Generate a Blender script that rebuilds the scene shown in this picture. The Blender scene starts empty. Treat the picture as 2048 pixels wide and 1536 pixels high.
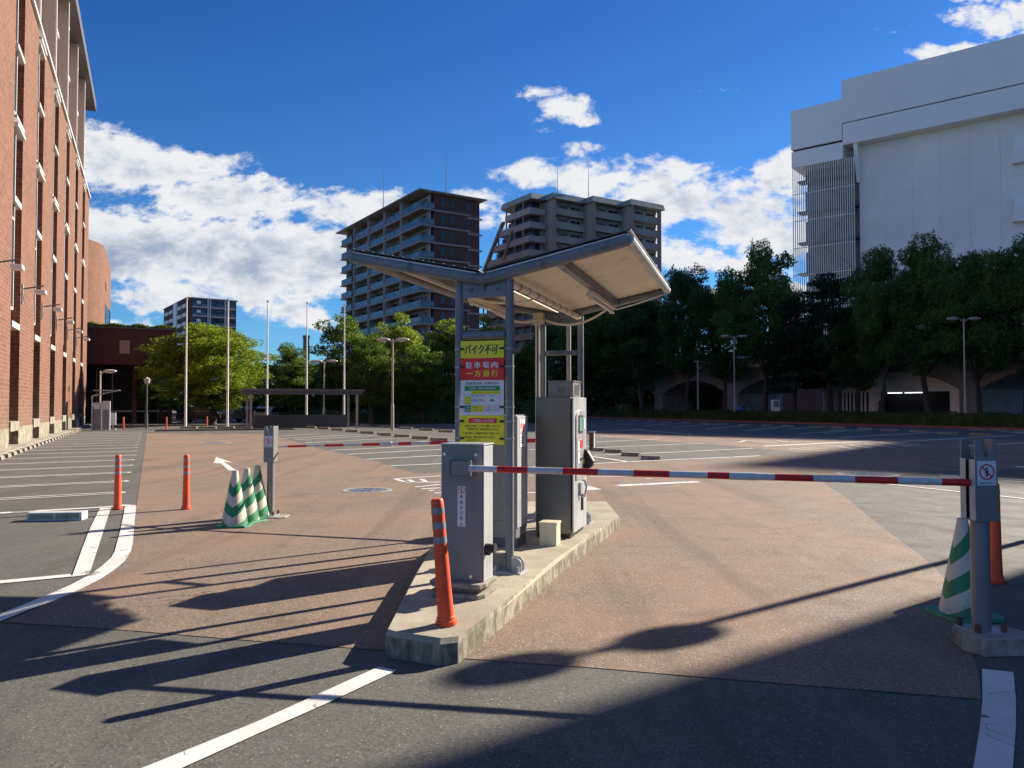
import bpy, bmesh, math, random
import numpy as np
from mathutils import Vector, Matrix
R = math.radians
# ------------------------------------------------------------------ camera, sky, sun
F, HOR, CAMZ = 1538.0, 810.0, 1.6
PITCH = math.atan((HOR - 768) / F)
SUN_AZ, SUN_EL = R(53.5), R(27.0)          # azimuth clockwise from +Y
scene = bpy.context.scene
cam_data = bpy.data.cameras.new('camera'); cam = bpy.data.objects.new('camera', cam_data)
scene.collection.objects.link(cam); scene.camera = cam
cam.location = (0, 0, CAMZ); cam.rotation_euler = (R(90) + PITCH, 0, 0)
cam_data.sensor_fit = 'HORIZONTAL'; cam_data.sensor_width = 36; cam_data.lens = 36 * F / 2048
cam_data.clip_start = 0.05; cam_data.clip_end = 6000
scene.view_settings.view_transform = 'Standard'; scene.view_settings.look = 'None'
scene.view_settings.exposure = EXPO = 1.15; scene.view_settings.gamma = 1.0
scene.cycles.max_bounces = 6; scene.cycles.diffuse_bounces = 3; scene.cycles.transparent_max_bounces = 8
scene.cycles.use_denoising = True
sd = bpy.data.lights.new('sun', 'SUN'); sd.energy = 5.0; sd.angle = R(0.5); sd.color = (1.0, 0.90, 0.76)
sun = bpy.data.objects.new('sun', sd); scene.collection.objects.link(sun)
sdir = Vector((math.sin(SUN_AZ) * math.cos(SUN_EL), math.cos(SUN_AZ) * math.cos(SUN_EL), math.sin(SUN_EL)))
sun.rotation_euler = sdir.to_track_quat('Z', 'Y').to_euler(); sun.location = (30, 20, 40)

class NT:
    """small helper to write node trees"""
    def __init__(s, tree): s.t = tree; s.n = tree.nodes; s.l = tree.links
    def node(s, typ, ins=None, **kw):
        n = s.n.new(typ)
        for k, v in kw.items(): setattr(n, k, v)
        for k, v in (ins or {}).items():
            if hasattr(v, 'node'): s.l.new(v, n.inputs[k])
            else: n.inputs[k].default_value = v
        return n
    def m(s, op, a, b=0.0, c=None, clamp=False):
        n = s.node('ShaderNodeMath', {0: a, 1: b}, operation=op, use_clamp=clamp)
        if c is not None:
            if hasattr(c, 'node'): s.l.new(c, n.inputs[2])
            else: n.inputs[2].default_value = c
        return n.outputs[0]
    def vm(s, op, a, b=(0, 0, 0)):
        n = s.node('ShaderNodeVectorMath', {0: a, 1: b}, operation=op)
        return n.outputs['Value'] if op in ('LENGTH', 'DOT_PRODUCT') else n.outputs[0]
    def ramp(s, fac, lo, hi, a=0.0, b=1.0, smooth=True):
        n = s.node('ShaderNodeMapRange', {'Value': fac, 'From Min': lo, 'From Max': hi, 'To Min': a, 'To Max': b})
        if smooth: n.interpolation_type = 'SMOOTHSTEP'
        return n.outputs[0]
    def noise(s, vec, scale, detail=4, rough=0.55, dist=0.0):
        return s.node('ShaderNodeTexNoise', {'Vector': vec, 'Scale': scale, 'Detail': detail, 'Roughness': rough, 'Distortion': dist}).outputs[0]
    def mix(s, f, a, b, typ='MIX'):
        n = s.node('ShaderNodeMix', data_type='RGBA', blend_type=typ)
        for i, v in ((0, f), (6, a), (7, b)):
            if hasattr(v, 'node'): s.l.new(v, n.inputs[i])
            else: n.inputs[i].default_value = v if i == 0 else (tuple(v) + (1,))[:4]
        return n.outputs[2]

world = bpy.data.worlds.new('World'); scene.world = world; world.use_nodes = True
def build_world():
    world.node_tree.nodes.clear(); w = NT(world.node_tree)
    sky = w.node('ShaderNodeTexSky', sky_type='NISHITA', sun_disc=False, sun_elevation=SUN_EL, sun_rotation=SUN_AZ,
                 altitude=600, air_density=1.0, dust_density=0.25, ozone_density=3.0).outputs[0]
    d = w.node('ShaderNodeTexCoord').outputs['Generated']
    sep = w.node('ShaderNodeSeparateXYZ', {0: d}).outputs
    yy = w.m('MAXIMUM', sep[1], 0.12)
    px = w.m('DIVIDE', sep[0], yy); pz = w.m('DIVIDE', sep[2], yy)
    p = w.node('ShaderNodeCombineXYZ', {0: px, 1: pz, 2: 0.0}).outputs[0]
    # warp for ragged outlines
    wn = w.node('ShaderNodeTexNoise', {'Vector': p, 'Scale': 6.0, 'Detail': 6, 'Roughness': 0.6}).outputs['Color']
    wp = w.vm('ADD', p, w.vm('MULTIPLY', w.vm('SUBTRACT', wn, (.5, .5, .5)), (.16, .08, 0)))
    # cloud banks: (x, z, rx, rz, weight), tangents of direction
    banks = [(-.545,.335,.12,.055,1.0),(-.46,.31,.16,.05,.95),(-.36,.265,.14,.05,1.0),(-.56,.24,.14,.05,.9),(-.50,.20,.22,.05,1.0),(-.36,.19,.22,.065,1.1),(-.25,.175,.14,.05,.95),(-.17,.262,.06,.032,.95),(-.22,.25,.10,.035,.8),
             (-.40,.145,.25,.03,.8),(-.28,.125,.12,.035,.7),(-.46,.095,.12,.02,.62),(-.62,.14,.1,.06,.9),
             (-.52,.105,.06,.025,.8),(-.27,.125,.07,.03,.75),
             (.055,.40,.07,.03,.72),(.02,.365,.06,.02,.62),(.085,.385,.05,.02,.62),(.62,.10,.2,.02,.5),(.14,.31,.2,.035,.74),(.08,.335,.06,.02,.72),(.17,.30,.08,.03,.8),(.0,.24,.12,.03,.62),(.22,.20,.2,.03,.66),(.02,.355,.05,.02,.5),(-.04,.345,.035,.008,.55),(.27,.425,.05,.008,.42),
             (.08,.30,.12,.035,.85),(-.03,.275,.08,.03,.7),(.20,.26,.14,.05,.95),(.10,.24,.16,.04,.92),(.30,.245,.12,.07,.98),(.36,.31,.06,.05,.8),(.36,.22,.1,.05,.9),(.26,.185,.16,.03,.82),(.38,.14,.1,.03,.8),
             (.25,.13,.05,.04,.75),(.57,.465,.11,.022,.74),(.66,.51,.10,.035,.84),(.62,.54,.1,.02,.7),(.5,.5,.05,.015,.5),
             (-.95,.3,.2,.1,.8),(1.1,.3,.3,.1,.8),(-.1,.09,.3,.015,.5),(1.3,.9,.3,.15,.6),(-1.3,.8,.3,.12,.7)]
    dens = None
    for (a, b, ra, rb, wt) in banks:
        q = w.vm('MULTIPLY', w.vm('SUBTRACT', wp, (a, b, 0)), (1/ra, 1/rb, 0))
        g = w.ramp(w.vm('LENGTH', q), 0.1, 1.55, wt, 0.0)
        dens = g if dens is None else w.m('SMOOTH_MAX', dens, g, 0.12)
    st = w.vm('MULTIPLY', p, (1.0, 1.7, 0))
    fine = w.noise(st, 9.0, 10, .62, .35)
    puff = w.noise(st, 26.0, 7, .6, .2)
    f = w.m('ADD', w.m('ADD', w.m('MULTIPLY', fine, .62), w.m('MULTIPLY', puff, .28)), w.m('MULTIPLY', w.noise(st, 75.0, 5, .6, .2), .10))
    cov = w.m('ADD', w.m('MULTIPLY', dens, .60), w.m('ADD', w.m('MULTIPLY', w.m('SUBTRACT', f, .5), 1.5), .5))              # about .2 .. 1.3
    alpha = w.ramp(cov, .79, .97)
    # unseen cloud added behind and beside the view to brighten shaded faces
    bn = w.noise(w.vm('MULTIPLY', d, (1, 1, 2.2)), 2.3, 9, .6, .3)
    back = w.m('MULTIPLY', w.ramp(bn, .54, .68), w.ramp(sep[1], .10, -.25))
    alpha = w.m('MAXIMUM', w.m('MULTIPLY', alpha, w.ramp(pz, .0, .03)), w.m('MULTIPLY', back, w.ramp(sep[2], .0, .06)))
    # self shading: compare the field here with the field a step towards the sun
    st2 = w.vm('ADD', st, (.018, .034, 0))
    f2 = w.m('ADD', w.m('ADD', w.m('MULTIPLY', w.noise(st2, 9.0, 10, .62, .35), .62), w.m('MULTIPLY', w.noise(st2, 26.0, 7, .6, .2), .28)), w.m('MULTIPLY', w.noise(w.vm('ADD', st, (.006, .012, 0)), 75.0, 5, .6, .2), .10))
    rel = w.m('SUBTRACT', f, f2)
    lit = w.ramp(w.m('ADD', w.m('MULTIPLY', w.m('SUBTRACT', pz, .22), .9), w.m('ADD', w.m('MULTIPLY', rel, 2.8), w.m('MULTIPLY', w.m('SUBTRACT', 1.06, cov), 1.9))), -.5, .30)
    ccol = w.mix(lit, (2.6, 3.3, 4.6), (7.0, 7.1, 7.3))
    skyc = w.mix(1.0, sky, w.mix(w.ramp(pz, .02, .50, smooth=False), (.40, .80, 1.12), SKYM), 'MULTIPLY')
    col = w.mix(alpha, skyc, ccol)
    bg = w.node('ShaderNodeBackground', {'Color': col, 'Strength': 0.055})
    out = w.node('ShaderNodeOutputWorld', {'Surface': bg.outputs[0]})
SKYM = (.22, .58, 1.06)
build_world()

# ------------------------------------------------------------------ measuring helpers
CP, SP = math.cos(PITCH), math.sin(PITCH)
def ray(u, v):
    return Vector((u - 1024, F * CP - (768 - v) * SP, F * SP + (768 - v) * CP))
def G(u, v, z=0.0):                     # where the sight line meets the height z
    r = ray(u, v); t = (z - CAMZ) / r.z
    return Vector((r.x * t, r.y * t, z))
def AT(u, v, d):                        # point of the sight line at distance d ahead
    r = ray(u, v); t = d / r.y
    return Vector((r.x * t, d, CAMZ + r.z * t))
def HZ(v, d): return AT(1024, v, d).z
LOT = R(25.2)
def lot(x, y, z=0.0):                   # lot axes -> world
    return Vector((x * math.cos(LOT) - y * math.sin(LOT), x * math.sin(LOT) + y * math.cos(LOT), z))
def tolot(p): return Vector((p.x * math.cos(LOT) + p.y * math.sin(LOT), -p.x * math.sin(LOT) + p.y * math.cos(LOT), p.z))

# ------------------------------------------------------------------ object helpers
COL = scene.collection
ORD = ['nearest', 'second nearest', 'third nearest', 'fourth nearest', 'fifth nearest', 'sixth nearest', 'seventh nearest', 'eighth nearest',
       'ninth nearest', 'tenth nearest', 'eleventh nearest', 'twelfth nearest', 'thirteenth nearest', 'fourteenth nearest', 'fifteenth nearest',
       'sixteenth nearest', 'seventeenth nearest', 'eighteenth nearest', 'nineteenth nearest', 'twentieth nearest', 'twenty-first nearest',
       'twenty-second nearest', 'twenty-third nearest', 'twenty-fourth nearest'] + ['twenty-%s nearest' % w for w in ('fifth', 'sixth', 'seventh', 'eighth', 'ninth')] + ['thirtieth nearest', 'thirty-first nearest', 'second farthest', 'farthest']
NTH = ['first', 'second', 'third', 'fourth', 'fifth', 'sixth', 'seventh', 'eighth', 'ninth', 'tenth', 'eleventh', 'twelfth', 'thirteenth',
       'fourteenth', 'fifteenth', 'sixteenth', 'seventeenth', 'eighteenth']
def tag(o, label=None, cat=None, group=None, kind=None):
    if label: o['label'] = label
    if cat: o['category'] = cat
    if group: o['group'] = group
    if kind: o['kind'] = kind
    return o
def empty(name, loc, rz=0.0, label=None, cat=None, group=None):
    o = bpy.data.objects.new(name, None); o.location = loc; o.rotation_euler = (0, 0, rz); o.empty_display_size = .2
    COL.objects.link(o); return tag(o, label, cat, group)
def copy_tree(o, parent=None, loc=None, rz=None, scale=None):
    c = o.copy(); COL.objects.link(c); c.parent = parent
    if loc is not None: c.location = loc
    if rz is not None: c.rotation_euler = (0, 0, rz)
    if scale is not None: c.scale = scale
    for ch in list(o.children): copy_tree(ch, c)
    return c

class MB:
    def __init__(s): s.v = []; s.f = []; s.mi = []; s.cur = 0
    def add(s, vs, fs):
        b = len(s.v); s.v.extend([tuple(p) for p in vs]); s.f.extend([tuple(i + b for i in f) for f in fs]); s.mi.extend([s.cur] * len(fs)); return s
    def box(s, x0, x1, y0, y1, z0, z1):
        return s.add([(x0,y0,z0),(x1,y0,z0),(x1,y1,z0),(x0,y1,z0),(x0,y0,z1),(x1,y0,z1),(x1,y1,z1),(x0,y1,z1)],
                     [(0,3,2,1),(4,5,6,7),(0,1,5,4),(1,2,6,5),(2,3,7,6),(3,0,4,7)])
    def obox(s, c, sx, sy, z0, z1, a):
        ca, sa = math.cos(a), math.sin(a); pts = []
        for z in (z0, z1):
            for (x, y) in ((-sx,-sy),(sx,-sy),(sx,sy),(-sx,sy)):
                pts.append((c[0] + x*ca - y*sa, c[1] + x*sa + y*ca, z))
        return s.add(pts, [(0,3,2,1),(4,5,6,7),(0,1,5,4),(1,2,6,5),(2,3,7,6),(3,0,4,7)])
    def prism(s, poly, z0, z1, inset=0.0):
        n = len(poly); top = poly
        if inset:
            cx = sum(p[0] for p in poly) / n; cy = sum(p[1] for p in poly) / n
            top = [(p[0] + (cx-p[0]) * inset, p[1] + (cy-p[1]) * inset) for p in poly]
        vs = [(p[0], p[1], z0) for p in poly] + [(p[0], p[1], z1) for p in top]
        return s.add(vs, [tuple(range(n-1, -1, -1)), tuple(range(n, 2*n))] + [(i, (i+1) % n, n + (i+1) % n, n + i) for i in range(n)])
    def extr(s, poly, axis, a, b):       # polygon in the plane across an axis, extruded along it
        def mk(p, t): return (t, p[0], p[1]) if axis == 'x' else (p[0], t, p[1])
        n = len(poly); vs = [mk(p, a) for p in poly] + [mk(p, b) for p in poly]
        return s.add(vs, [tuple(range(n)), tuple(range(2*n-1, n-1, -1))] + [(i, n + i, n + (i+1) % n, (i+1) % n) for i in range(n)])
    def tube(s, pts, rad, n=10, cap=True):
        pts = [Vector(p) for p in pts]; rad = rad if isinstance(rad, (list, tuple)) else [rad] * len(pts)
        rings = []; prev = None
        for i, p in enumerate(pts):
            t = (pts[min(i+1, len(pts)-1)] - pts[max(i-1, 0)]).normalized()
            if prev is None: prev = t.orthogonal().normalized()
            prev = (prev - t * prev.dot(t)); prev = prev.normalized() if prev.length > 1e-6 else t.orthogonal().normalized()
            q = t.cross(prev)
            rings.append([p + (prev * math.cos(2*math.pi*k/n) + q * math.sin(2*math.pi*k/n)) * rad[i] for k in range(n)])
        vs = [v for r in rings for v in r]; fs = []
        for i in range(len(rings)-1):
            for k in range(n): fs.append((i*n+k, i*n+(k+1) % n, (i+1)*n+(k+1) % n, (i+1)*n+k))
        if cap: fs += [tuple(range(n-1, -1, -1)), tuple(range((len(rings)-1)*n, len(rings)*n))]
        return s.add(vs, fs)
    def lathe(s, prof, n=24, c=(0, 0, 0)):
        vs = []; fs = []
        for (r, z) in prof:
            for k in range(n):
                a = 2*math.pi*k/n; vs.append((c[0] + r*math.cos(a), c[1] + r*math.sin(a), c[2] + z))
        for i in range(len(prof)-1):
            for k in range(n): fs.append((i*n+k, i*n+(k+1) % n, (i+1)*n+(k+1) % n, (i+1)*n+k))
        fs += [tuple(range(n-1, -1, -1)), tuple(range((len(prof)-1)*n, len(prof)*n))]
        return s.add(vs, fs)
    def flat(s, pts, z):
        return s.add([(p[0], p[1], z) for p in pts], [tuple(range(len(pts)))])
    def obj(s, name, mats, parent=None, bevel=0.0, smooth=False):
        me = bpy.data.meshes.new(name); me.from_pydata(s.v, [], s.f)
        for m in (mats if isinstance(mats, (list, tuple)) else [mats]): me.materials.append(m)
        if any(s.mi): me.polygons.foreach_set('material_index', s.mi)
        bm = bmesh.new(); bm.from_mesh(me); bmesh.ops.recalc_face_normals(bm, faces=bm.faces); bm.to_mesh(me); bm.free()
        if smooth:
            me.polygons.foreach_set('use_smooth', [True] * len(me.polygons))
            try: me.set_sharp_from_angle(angle=R(38))
            except Exception: pass
        o = bpy.data.objects.new(name, me); COL.objects.link(o)
        if parent: o.parent = parent
        if bevel:
            b = o.modifiers.new('bevel', 'BEVEL'); b.width = bevel; b.segments = 2; b.limit_method = 'ANGLE'; b.angle_limit = R(40)
        return o
def rawmesh(name, V, Fq, mat, parent=None):
    """numpy quads -> object"""
    me = bpy.data.meshes.new(name); n = len(V); k = len(Fq)
    me.vertices.add(n); me.vertices.foreach_set('co', V.astype(np.float32).ravel())
    me.loops.add(k*4); me.loops.foreach_set('vertex_index', Fq.astype(np.int32).ravel())
    me.polygons.add(k); me.polygons.foreach_set('loop_start', np.arange(0, 4*k, 4, dtype=np.int32))
    me.update(calc_edges=True); me.materials.append(mat)
    o = bpy.data.objects.new(name, me); COL.objects.link(o)
    if parent: o.parent = parent
    return o

# ------------------------------------------------------------------ materials
def newmat(name):
    m = bpy.data.materials.new(name); m.use_nodes = True; m.node_tree.nodes.clear(); t = NT(m.node_tree)
    b = t.node('ShaderNodeBsdfPrincipled'); o = t.node('ShaderNodeOutputMaterial', {0: b.outputs[0]})
    return m, t, b
def setin(t, b, **kw):
    names = {'color': 'Base Color', 'rough': 'Roughness', 'metal': 'Metallic', 'normal': 'Normal', 'spec': 'Specular IOR Level'}
    for k, v in kw.items():
        i = b.inputs[names[k]]
        if hasattr(v, 'node'): t.l.new(v, i)
        else: i.default_value = (tuple(v) + (1,))[:4] if k == 'color' else v
def bump(t, h, strength=.3, dist=.01):
    return t.node('ShaderNodeBump', {'Height': h, 'Strength': strength, 'Distance': dist}).outputs[0]
def sc(c, k): return tuple(x * k for x in c)
def mat(name, col, rough=.6, metal=0.0, var=.15, scale=3.0, bmp=.0, bs=40.0, dirt=0.0, spec=.5):
    m, t, b = newmat(name); oc = t.node('ShaderNodeTexCoord').outputs['Object']
    n = t.noise(oc, scale, 6, .6)
    c = t.mix(t.ramp(n, .3, .7), sc(col, 1 - var), sc(col, 1 + var))
    if dirt:
        g = t.noise(t.vm('MULTIPLY', oc, (6, 6, 1.2)), 1.6, 8, .65, .4)
        c = t.mix(t.m('MULTIPLY', t.ramp(g, .5, .72), dirt), c, sc((.16, .13, .10), .55))
    setin(t, b, color=c, rough=t.ramp(t.noise(oc, scale * 2.3, 4), .2, .8, max(rough - .1, .02), min(rough + .1, 1)), metal=metal, spec=spec)
    if bmp: setin(t, b, normal=bump(t, t.noise(oc, bs, 6, .65), bmp, .01))
    return m
def emis(name, col, s):
    m, t, b = newmat(name); b.inputs['Emission Color'].default_value = col + (1,); b.inputs['Emission Strength'].default_value = s
    setin(t, b, color=(.8, .8, .8)); return m

def ground_mat(name, base, tint, speck, warm=(.0, .0, .0), stone=.5):
    m, t, b = newmat(name); oc = t.node('ShaderNodeTexCoord').outputs['Object']
    big = t.noise(oc, .35, 5, .6, .3); mid = t.noise(oc, 2.2, 6, .6); fin = t.noise(oc, 60, 4, .7)
    vo = t.node('ShaderNodeTexVoronoi', {'Vector': oc, 'Scale': 120.0}); cellr = t.node('ShaderNodeSeparateColor', {0: vo.outputs['Color']}).outputs[0]
    vo2 = t.node('ShaderNodeTexVoronoi', {'Vector': oc, 'Scale': 85.0}); vo3 = t.node('ShaderNodeTexVoronoi', {'Vector': oc, 'Scale': 55.0}); cell3 = t.node('ShaderNodeSeparateColor', {0: vo3.outputs['Color']}).outputs[1]; cell2 = t.node('ShaderNodeSeparateColor', {0: vo2.outputs['Color']}).outputs[0]
    c = t.mix(t.ramp(big, .35, .68), base, tint)
    c = t.mix(t.m('MULTIPLY', t.ramp(mid, .35, .75), .45), c, sc(base, .72))
    c = t.mix(t.ramp(cellr, .0, 1.0, 0, .7, False), c, sc(base, .45))
    c = t.mix(t.m('MULTIPLY', t.ramp(fin, .55, .72), .35), c, sc(tint, 1.5))
    c = t.mix(t.ramp(cell3, .0, 1.0, 0, .5, False), c, sc(tint, 1.35))
    hue = t.noise(t.vm('ADD', oc, (5, 50, 0)), .55, 4, .55); c = t.mix(t.m('MULTIPLY', t.ramp(hue, .4, .65), .45), c, warm)
    mask = t.m('MULTIPLY', t.m('GREATER_THAN', cell2, 1 - .07 * stone), t.m('LESS_THAN', vo2.outputs['Distance'], .38))
    c = t.mix(t.m('MULTIPLY', mask, .8), c, speck)
    tv = t.node('ShaderNodeMapping', {'Vector': oc, 'Rotation': (0, 0, R(18)), 'Scale': (1.3, .07, 1)}, vector_type='POINT').outputs[0]
    c = t.mix(t.m('MULTIPLY', t.ramp(t.noise(tv, 1.0, 5, .6), .50, .66), .38), c, sc(base, .55))
    c = t.mix(t.m('MULTIPLY', t.ramp(t.noise(t.vm('ADD', tv, (9, 4, 0)), 1.6, 5, .6), .55, .7), .25), c, sc(tint, 1.35))
    ck = t.node('ShaderNodeTexVoronoi', {'Vector': t.vm('ADD', oc, t.vm('MULTIPLY', t.node('ShaderNodeTexNoise', {'Vector': oc, 'Scale': 1.4, 'Detail': 8, 'Roughness': .7}).outputs['Color'], (1.6, 1.6, 0))), 'Scale': .22}, feature='DISTANCE_TO_EDGE').outputs[0]
    c = t.mix(t.m('MULTIPLY', t.m('MULTIPLY', t.ramp(ck, .0016, .0007), t.ramp(big, .46, .54)), .75), c, sc(base, .35))
    # soft oil stains and worn patches
    st = t.noise(t.vm('ADD', oc, (31, 7, 0)), .9, 3, .5)
    c = t.mix(t.m('MULTIPLY', t.ramp(st, .62, .74), .35), c, sc(base, .5))
    setin(t, b, color=c, rough=t.ramp(mid, .3, .7, .78, .95), spec=.35)
    h = t.m('ADD', t.m('MULTIPLY', vo3.outputs['Distance'], .7), t.noise(oc, 160, 3, .7))
    setin(t, b, normal=bump(t, h, .5, .004)); return m
M = {}
M['asphalt'] = ground_mat('asphalt', (.102, .096, .084), (.138, .129, .111), (.36, .34, .30), (.115, .112, .108), stone=.7)
M['brown'] = ground_mat('brown asphalt', (.180, .132, .096), (.240, .178, .130), (.58, .50, .42), (.30, .172, .115), stone=1.4)
def paint_mat():
    m, t, b = newmat('road paint'); oc = t.node('ShaderNodeTexCoord').outputs['Object']
    n = t.noise(oc, 1.7, 8, .62, .2); f = t.noise(oc, 30, 5, .7)
    vo = t.node('ShaderNodeTexVoronoi', {'Vector': t.vm('ADD', oc, t.vm('MULTIPLY', t.node('ShaderNodeTexNoise', {'Vector': oc, 'Scale': 3.0}).outputs['Color'], (.5, .5, 0))), 'Scale': 1.3}, feature='DISTANCE_TO_EDGE').outputs[0]
    crack = t.m('MULTIPLY', t.m('LESS_THAN', vo, .0035), t.ramp(t.noise(oc, 2.6, 3), .48, .52))
    c = t.mix(t.ramp(n, .35, .7), (.60, .57, .53), (.74, .71, .67))
    c = t.mix(t.m('MULTIPLY', t.ramp(f, .56, .70), .35), c, (.30, .28, .25))
    c = t.mix(t.m('MAXIMUM', crack, t.m('MULTIPLY', t.ramp(t.m('ADD', n, t.m('MULTIPLY', f, .25)), .735, .775), .8)), c, (.12, .11, .10))
    setin(t, b, color=c, rough=.75, normal=bump(t, f, .3, .003)); return m
M['paint'] = paint_mat()
def brick_mat(name, c1, c2, mortar, w=.45, h=.15, stain=.5, cur=0.0):
    m, t, b = newmat(name); oc = t.node('ShaderNodeTexCoord').outputs['Object']; s = t.node('ShaderNodeSeparateXYZ', {0: oc}).outputs
    uv = t.node('ShaderNodeCombineXYZ', {0: t.m('ADD', s[0], s[1]), 1: s[2], 2: 0.0}).outputs[0]
    br = t.node('ShaderNodeTexBrick', {'Vector': uv, 'Color1': c1 + (1,), 'Color2': c2 + (1,), 'Mortar': mortar + (1,), 'Scale': 1.0, 'Mortar Size': .016,
                'Mortar Smooth': .1, 'Brick Width': w, 'Row Height': h, 'Bias': 0.0})
    big = t.noise(uv, .5, 6, .6, .3); sm = t.noise(t.vm('MULTIPLY', uv, (1.2, .35, 1)), 1.4, 6, .6)
    cell = t.node('ShaderNodeTexNoise', {'Vector': uv, 'Scale': 5.5, 'Detail': 3}).outputs[0]
    c = t.mix(t.m('MULTIPLY', t.ramp(cell, .35, .7), .55), br.outputs[0], sc(c1, .62))
    c = t.mix(t.m('MULTIPLY', t.ramp(big, .42, .7), .35), c, sc(c2, 1.28))
    c = t.mix(t.m('MULTIPLY', t.ramp(sm, .56, .75), stain), c, sc(mortar, .8))
    low = t.ramp(t.m('ADD', s[2], t.m('MULTIPLY', sm, 3.0)), 1.2, 4.2, .55, 0.0)      # grime splashed up from the ground
    c = t.mix(low, c, (.16, .12, .09))
    setin(t, b, color=c, rough=.88, normal=bump(t, br.outputs[1], -.5, .01)); return m
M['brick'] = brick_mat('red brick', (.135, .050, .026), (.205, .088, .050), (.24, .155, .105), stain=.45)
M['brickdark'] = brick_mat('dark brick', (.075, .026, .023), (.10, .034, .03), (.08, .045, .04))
M['tile'] = brick_mat('brown tile', (.13, .055, .045), (.165, .072, .060), (.12, .07, .06), .3, .1, stain=.15)
M['grey'] = mat('grey painted steel', (.215, .210, .208), .38, .1, .08, 1.5, .02, 90, .35)
M['lgrey'] = mat('light grey steel', (.42, .435, .45), .36, .1, .06, 1.5, .02, 90, .3)
M['dgrey'] = mat('charcoal steel', (.112, .124, .140), .36, .1, .08, 1.2, .02, 90, .2)
M['tube'] = mat('painted tube', (.17, .19, .22), .42, .1, .2, 2.5, .03, 60, .6)
M['galv'] = mat('galvanised', (.40, .41, .42), .42, .5, .15, 5, .03, 80, .3)
M['chrome'] = mat('stainless', (.62, .62, .62), .2, 1.0, .05, 9)
M['cream'] = mat('cream panel', (.78, .68, .56), .55, 0, .06, .9, .0, 30, .25)
M['creambox'] = mat('cream box', (.66, .60, .43), .5, 0, .05, 2, .02, 60, .25)
M['white'] = mat('white plastic', (.74, .73, .72), .45, 0, .04, 3, 0, 10, .2)
M['black'] = mat('black rubber', (.012, .012, .014), .5, 0, .2, 4)
M['orange'] = mat('orange plastic', (.80, .085, .022), .5, 0, .12, 6, .05, 60, .55)
M['reflect'] = mat('silver reflective band', (.30, .30, .30), .35, .3, .08, 30)
M['red'] = mat('red paint', (.60, .018, .012), .4, 0, .06, 6, .0, 10, .15)
M['armwhite'] = mat('white arm', (.58, .57, .57), .4, 0, .05, 6, 0, 10, .3)
M['green'] = mat('green plastic', (.02, .20, .085), .5, 0, .12, 8, .03, 40, .5)
M['sy'] = mat('sign yellow', (.85, .74, .01), .45, 0, .03, 3)
M['sr'] = mat('sign red', (.76, .012, .018), .45, 0, .03, 3)
M['sw'] = mat('sign white', (.72, .72, .74), .45, 0, .03, 3)
M['sg'] = mat('sign green', (.01, .24, .09), .45, 0, .03, 3)
M['sb'] = mat('sign black', (.012, .012, .014), .45, 0, .03, 3)
M['sblue'] = mat('sign blue', (.02, .06, .35), .45, 0, .03, 3)
M['rust'] = mat('rusty steel', (.20, .085, .05), .8, .1, .4, 7, .2, 40, .5)
M['fconc'] = mat('facade concrete', (.42, .40, .38), .8, 0, .06, .4, .03, 20, .18)
M['beige'] = mat('beige facade', (.34, .31, .285), .8, 0, .07, .3, .03, 20, .12)
M['beige2'] = mat('pinkish pilaster', (.36, .24, .20), .8, 0, .07, .3, .03, 20, .12)
M['roofg'] = mat('grey green roof', (.26, .30, .28), .75, 0, .08, .5)
M['wpanel'] = mat('pale cladding', (.88, .80, .73), .6, 0, .06, .08, .01, 6, .12)
M['wpanel2'] = mat('grey cladding', (.90, .85, .80), .55, 0, .03, .08, .01, 6, .08)
M['louvre'] = mat('louvre metal', (.20, .18, .165), .5, 0, .06, .3)
def glazing():
    m, t, b = newmat('dark glazing with curtains'); oc = t.node('ShaderNodeTexCoord').outputs['Object']; s = t.node('ShaderNodeSeparateXYZ', {0: oc}).outputs
    cell = t.node('ShaderNodeTexWhiteNoise', {'Vector': t.node('ShaderNodeCombineXYZ', {0: t.m('FLOOR', t.m('MULTIPLY', t.m('ADD', s[0], s[1]), .55)), 1: t.m('FLOOR', t.m('MULTIPLY', s[2], .333)), 2: 0.0}).outputs[0]}).outputs[0]
    c = t.mix(t.ramp(cell, .55, 1.0, 0, 1, False), (.010, .012, .016), (.13, .125, .115)); setin(t, b, color=c, rough=.25, spec=.6); return m
M['glazing'] = glazing()
M['joint'] = mat('panel joint', (.74, .67, .61), .7, 0, .1, .3)
M['dark'] = mat('dark interior', (.010, .011, .014), .7, 0, .2, 1)
M['viaduct'] = mat('old concrete', (.26, .235, .215), .9, 0, .2, .5, .1, 8, .7)
M['panelup'] = mat('taupe wall panel', (.36, .285, .24), .7, 0, .06, .5, .02, 20, .1)
M['wframe'] = mat('pale frame', (.66, .63, .60), .5, 0, .05, 2, 0, 10, .2)
M['roofd'] = mat('dark roof edge', (.105, .10, .11), .55, .1, .06, .5)
M['shelter'] = mat('brown steel', (.15, .125, .115), .5, .2, .08, 2)
M['polet'] = mat('beige pole', (.42, .36, .31), .5, .1, .08, 3, 0, 10, .2)
M['redwall'] = mat('red wall', (.25, .065, .042), .8, 0, .1, .6)
M['bluep'] = mat('blue plastic', (.02, .07, .28), .5, 0, .1, 2)
M['teal'] = mat('teal metal', (.05, .24, .20), .5, 0, .1, 2)
M['carw'] = mat('car paint silver', (.50, .52, .55), .3, .3, .03, 1)
M['cardk'] = mat('car paint navy', (.03, .045, .09), .25, .3, .03, 1)
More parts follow.
